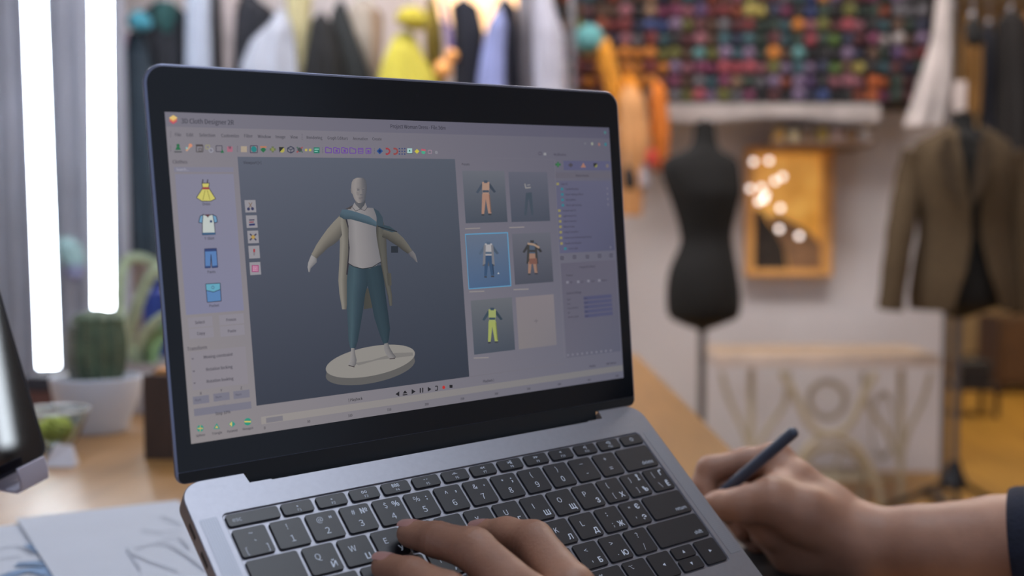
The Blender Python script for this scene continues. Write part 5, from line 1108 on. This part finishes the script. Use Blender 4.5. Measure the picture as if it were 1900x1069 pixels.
left = [
 ([(wristL, .027), (lw(120, -75, 22), .029), (eL, .040)], .012),
 ([(lw(97.5, 150.5, 9), .0072), (lw(101, 136, 21.5), .0086), (lw(108.5, 119, 33), .0104), (lw(110, 78, 47), .0122), (lw(110, 62, 46), .0150)], .004),
 ([(lw(136, 141, 9), .0072), (lw(139, 129, 22), .0086), (lw(142, 114.5, 34), .0102), (lw(134, 76, 48), .0122), (lw(131, 60, 46), .0150)], .004),
 ([(lw(75.5, 135.5, 9), .0070), (lw(79, 121, 20.5), .0083), (lw(84.5, 101, 31), .0098), (lw(88, 66, 44), .0118), (lw(90, 54, 44), .0140)], .004),
 ([(lw(53, 112, 8), .0060), (lw(57, 100, 18), .0072), (lw(62, 86, 26), .0085), (lw(68, 56, 40), .0105), (lw(74, 44, 40), .0130)], .004),
 ([(lw(150, 66, 10), .0085), (lw(148, 46, 18), .0100), (lw(143, 24, 26), .0120), (lw(126, 0, 34), .0170), (wristL, .020)], .010),
 ([(lw(110, 64, 43), .0150), (lw(110, 20, 42), .0190), (wristL, .024)], .010),
 ([(lw(131, 60, 44), .0145), (lw(122, 20, 42), .0180), (wristL, .022)], .010),
 ([(lw(90, 56, 42), .0140), (lw(98, 20, 40), .0180), (wristL, .022)], .010),
 ([(lw(72, 48, 38), .0125), (lw(86, 15, 36), .0165), (wristL, .020)], .010)]
dH = .86
wr = ww(1590, 1008, .865)
right = [
 ([(wr, .027), (ww(1700, 1012, .85), .030), (ww(1850, 1012, .84), .0365), (ww(2100, 1000, .80), .041)], .012),
 # index: base knuckle, middle knuckle, tip
 ([(ww(1482, 900, .90), .0150), (ww(1440, 852, .905), .0135), (ww(1382, 858, .905), .0112), (ww(1318, 872, .90), .0108), (ww(1304, 905, .895), .0094), (ww(1318, 948, .885), .0082)], .004),
 # middle
 ([(ww(1490, 915, .93), .0150), (ww(1452, 868, .935), .0130), (ww(1352, 872, .93), .0108), (ww(1342, 912, .92), .0094), (ww(1352, 955, .91), .0082)], .004),
 ([(ww(1500, 940, .95), .0150), (ww(1460, 905, .955), .0125), (ww(1370, 920, .95), .0105), (ww(1362, 960, .94), .0090), (ww(1378, 990, .93), .0078)], .004),
 ([(ww(1510, 975, .95), .0145), (ww(1470, 955, .96), .0115), (ww(1400, 965, .955), .0092), (ww(1390, 995, .945), .0080), (ww(1405, 1015, .935), .0070)], .004),
 # thumb
 ([(ww(1308, 944, .868), .0088), (ww(1335, 938, .862), .0108), (ww(1376, 938, .855), .0135), (ww(1430, 930, .852), .0175), (ww(1490, 955, .855), .0215), (wr, .024)], .007),
 ([(ww(1478, 905, .89), .0200), (ww(1530, 955, .88), .0260), (wr, .027)], .012),
 ([(ww(1495, 950, .92), .0200), (ww(1540, 985, .90), .0250), (wr, .025)], .012),
 ([(ww(1440, 925, .865), .0170), (ww(1460, 900, .89), .0160)], .010),
 ([(ww(1425, 985, .90), .0150), (ww(1480, 1020, .885), .0220), (wr, .024)], .010),
 ([(ww(1400, 950, .875), .0150), (ww(1440, 975, .875), .0190), (ww(1520, 1000, .875), .022)], .008),
 ([(ww(1470, 990, .885), .0170), (ww(1520, 1015, .88), .0220), (wr, .024)], .012)]
skin = bpy.data.materials.new('brown_skin'); skin.use_nodes = True; nt = skin.node_tree; bb = nt.nodes['Principled BSDF']; tc = nt.nodes.new('ShaderNodeTexCoord')
n1 = nt.nodes.new('ShaderNodeTexNoise'); n1.inputs['Scale'].default_value = 28; n1.inputs['Detail'].default_value = 5; nt.links.new(tc.outputs['Object'], n1.inputs[0])
rp = nt.nodes.new('ShaderNodeValToRGB'); rp.color_ramp.elements[0].position = .3; rp.color_ramp.elements[1].position = .72; rp.color_ramp.elements[0].color = lin((140, 100, 80)) + (1,); rp.color_ramp.elements[1].color = lin((172, 128, 104)) + (1,)
nt.links.new(n1.outputs[0], rp.inputs[0]); nt.links.new(rp.outputs[0], bb.inputs['Base Color']); bb.inputs['Roughness'].default_value = .5; bb.inputs['Subsurface Weight'].default_value = .15; bb.inputs['Subsurface Radius'].default_value = (.5, .2, .1); bb.inputs['Subsurface Scale'].default_value = .006
n2 = nt.nodes.new('ShaderNodeTexNoise'); n2.inputs['Scale'].default_value = 420; n2.inputs['Detail'].default_value = 4; nt.links.new(tc.outputs['Object'], n2.inputs[0]); bp = nt.nodes.new('ShaderNodeBump'); bp.inputs['Strength'].default_value = .35; bp.inputs['Distance'].default_value = .0008; nt.links.new(n2.outputs[0], bp.inputs['Height']); nt.links.new(bp.outputs[0], bb.inputs['Normal'])
PLoc = Vector((.62, .45, 0))
person = thing('person', 'person in dark navy sleeves typing with one hand and holding a stylus in the other', 'person', PLoc)
Vl, Ql = sdf_mesh(left, .0012, .004, .006); Vr, Qr = sdf_mesh(right, .0017, .005, .006)
def creases(V, joints):
    for a, p, b, r_ in joints:
        a, p, b = np.array(a), np.array(p), np.array(b); t = (a - b) / np.linalg.norm(a - b); d = V - p; sx = d @ t; rad = d - sx[:, None] * t; rl = np.linalg.norm(rad, axis=1); w = np.exp(-((rl - r_) / (r_ * .6)) ** 2)
        k = sum(q * np.exp(-((sx - s0) / .0011) ** 2) for s0, q in ((-.0052, .6), (-.0018, 1.0), (.0018, 1.0), (.0052, .6))) * w * .035; V -= rad * k[:, None]
    return V
creases(Vl, [(lw(101, 136, 21.5), lw(108.5, 119, 33), lw(110, 78, 47), .0104), (lw(139, 129, 22), lw(142, 114.5, 34), lw(134, 76, 48), .0102), (lw(79, 121, 20.5), lw(84.5, 101, 31), lw(88, 66, 44), .0098), (lw(97.5, 150.5, 9), lw(101, 136, 21.5), lw(108.5, 119, 33), .0086), (lw(75.5, 135.5, 9), lw(79, 121, 20.5), lw(84.5, 101, 31), .0083)])
V = np.concatenate([Vl, Vr]) - np.array(PLoc); Q = np.concatenate([Ql, Qr + len(Vl)])
me = bpy.data.meshes.new('body'); me.from_pydata(V.tolist(), [], Q.tolist()); me.update()
body = link('body', me, skin, person); me.shade_smooth()
smo = body.modifiers.new('smooth', 'SMOOTH'); smo.factor = .5; smo.iterations = 2
nail = mat('fingernail', (176, 132, 124), rough=.28, var=.05)
def nailat(tip, dip, up, r):
    a = Vector(tip); d = (a - Vector(dip)).normalized(); u = Vector(up); u = (u - d * u.dot(d)).normalized(); s = d.cross(u); bm = bmesh.new(); n = 10; g = {}
    for i in range(n + 1):
        for j in range(9):
            x = -1 + 2 * j / 8; y = i / n; rr = r * 1.05; wd = .72 * (1 - .35 * (2 * y - 1) ** 4); ang = x * wd * 1.0
            p = a + d * (-.0045 + .0105 * y) + s * (rr * math.sin(ang)) + u * (rr * math.cos(ang) + .0002 - .0012 * y * y - .0004 * (abs(x) ** 4))
            g[i, j] = bm.verts.new(p - PLoc)
    for i in range(n):
        for j in range(8): bm.faces.new((g[i, j], g[i + 1, j], g[i + 1, j + 1], g[i, j + 1]))
    bmesh.ops.recalc_face_normals(bm, faces=bm.faces[:]); bmesh.ops.solidify(bm, geom=bm.faces[:], thickness=.0005); obj('fingernail', bm, nail, person, ang=80)
LZ = (LAPM.to_3x3() @ Vector((0, .45, 1)))
for t_, d_, r_ in ((lw(97.5, 150.5, 9), lw(101, 136, 21.5), .0072), (lw(75.5, 135.5, 9), lw(79, 121, 20.5), .0070), (lw(136, 141, 9), lw(139, 129, 22), .0072), (lw(53, 112, 8), lw(57, 100, 18), .0060)): nailat(t_, d_, LZ, r_)
navy = mat('navy_knit', (22, 28, 46), rough=.9, var=.2, scale=120, bump=.5, bscale=500)
def sleeve(pts, rs):
    P = smoothpath([Vector(p) - PLoc for p in pts], 5); k = len(P); R = [np.interp(i / (k - 1), np.linspace(0, 1, len(rs)), rs) * (1 + .012 * math.sin(i * 1.9)) for i in range(k)]
    bm = bmesh.new(); tube(bm, P, R, 32, cap=False); bm.verts.ensure_lookup_table(); bm.faces.new(bm.verts[-32:]); bmesh.ops.recalc_face_normals(bm, faces=bm.faces[:]); bmesh.ops.solidify(bm, geom=bm.faces[:], thickness=.003); obj('sleeve', bm, navy, person, ang=80)
sleeve([ww(1884, 1012, .838), ww(1960, 1010, .825), ww(2060, 1004, .805), ww(2200, 985, .775), ww(2290, 930, .73), ww(2400, 850, .66)], [.0425, .046, .052, .056, .058, .058])
sleeve([(.125, .275, .805), (.17, .20, .815), (.24, .14, .86), (.33, .12, 1.0)], [.042, .047, .052, .058])
# stylus
pA, pB = W(1477, 798, .845), W(1352, 905, .874); dP = (pB - pA); 
sty = thing('stylus', 'dark grey digital pen held in the right hand', 'stylus', pA); dn = dP.normalized(); Lp = .132
bm = bmesh.new(); tube(bm, [Vector(), dn * .0012, dn * .003, dn * (Lp - .02), dn * (Lp - .003), dn * Lp], [.0024, .0040, .0046, .0046, .0018, .0009], 20); obj('pen_body', bm, mat('pen_grey', (58, 66, 82), rough=.4), sty)
tipw = pA + dn * Lp
# drawing tablet under the hand
gt = G(1400, 1030); bm = bmesh.new(); dt = thing('drawing_tablet', 'black drawing tablet lying on the desk under the right hand', 'drawing tablet', (.10, .84, DESK))
bm = bmesh.new(); prism(bm, [(x, y) for x, y in rrect(-.02, -.14, .115, .26, .01)], .0003, .008); obj('tablet_body', bm, mat('matte_black_plastic', (26, 26, 30), rough=.6), dt, bevel=.001)
bm = bmesh.new(); prism(bm, [(x, y) for x, y in rrect(-.01, -.12, .105, .24, .004)], .0081, .0086); obj('drawing_area', bm, mat('tablet_surface', (36, 36, 40), rough=.5), dt)

# ================================================================== LIGHT
wd = bpy.data.worlds.new('world'); S.world = wd; wd.use_nodes = True; bg = wd.node_tree.nodes['Background']; bg.inputs[0].default_value = (.55, .62, .8, 1); bg.inputs[1].default_value = .72
def ceil_or_fill_light(label, x, y, sx, sy, col, power, z=2.985):  # panels other than the one above the laptop are added fill light
    t = thing('ceiling_or_fill_light', label, 'ceiling light', (x, y, z), 'ceiling light panels')
    obj('housing', bx((-sx / 2 - .02, -sy / 2 - .02, -.03), (sx / 2 + .02, sy / 2 + .02, .014)), greym, t)
    m = bpy.data.materials.new('panel_glow'); m.use_nodes = True; b = m.node_tree.nodes['Principled BSDF']; b.inputs['Emission Color'].default_value = col + (1,); b.inputs['Emission Strength'].default_value = power
    obj('diffuser', bx((-sx / 2, -sy / 2, -.036), (sx / 2, sy / 2, -.031)), m, t); return t
ceil_or_fill_light('cool white ceiling panel above the laptop', .40, .72, .9, .9, (.79, .87, 1.0), 7.8)
ceil_or_fill_light('added cool white fill panel above the left part of the desk', -1.3, 1.1, .9, .9, (.80, .88, 1.0), 3.5)  # cool fill added for papers, pot and plants on the left
ceil_or_fill_light('added cool white fill panel in front of the grey curtain', -1.7, 3.1, .9, .5, (.84, .88, 1.0), 12.0)  # unseen source added to brighten the curtain
ceil_or_fill_light('added warm fill panel above the dress forms', .9, 3.4, 1.6, .6, (1.0, .93, .90), 17.5)  # warm fill added over the back room
ceil_or_fill_light('added warm fill panel above the clothes rail', -.9, 3.5, 1.6, .6, (1.0, .93, .92), 11.0)  # warm fill added to brighten the hanging clothes
ceil_or_fill_light('added warm fill panel in the far room', 2.6, 6.5, 1.0, .8, (1.0, .84, .62), 24.0)  # unseen warm fill added to lift the far room
tubelamp('added unseen tube lamp right of the desk, reflected in the tablet', Vector((2.0, 1.49, .80)), Vector((2.0, 1.49, 1.50)), .017)  # unseen lamp added so the tablet glass mirrors a bright band
S.view_settings.view_transform = 'Standard'; S.view_settings.look = 'None'; S.view_settings.exposure = 0; S.view_settings.gamma = 1; S.view_settings.use_curve_mapping = False
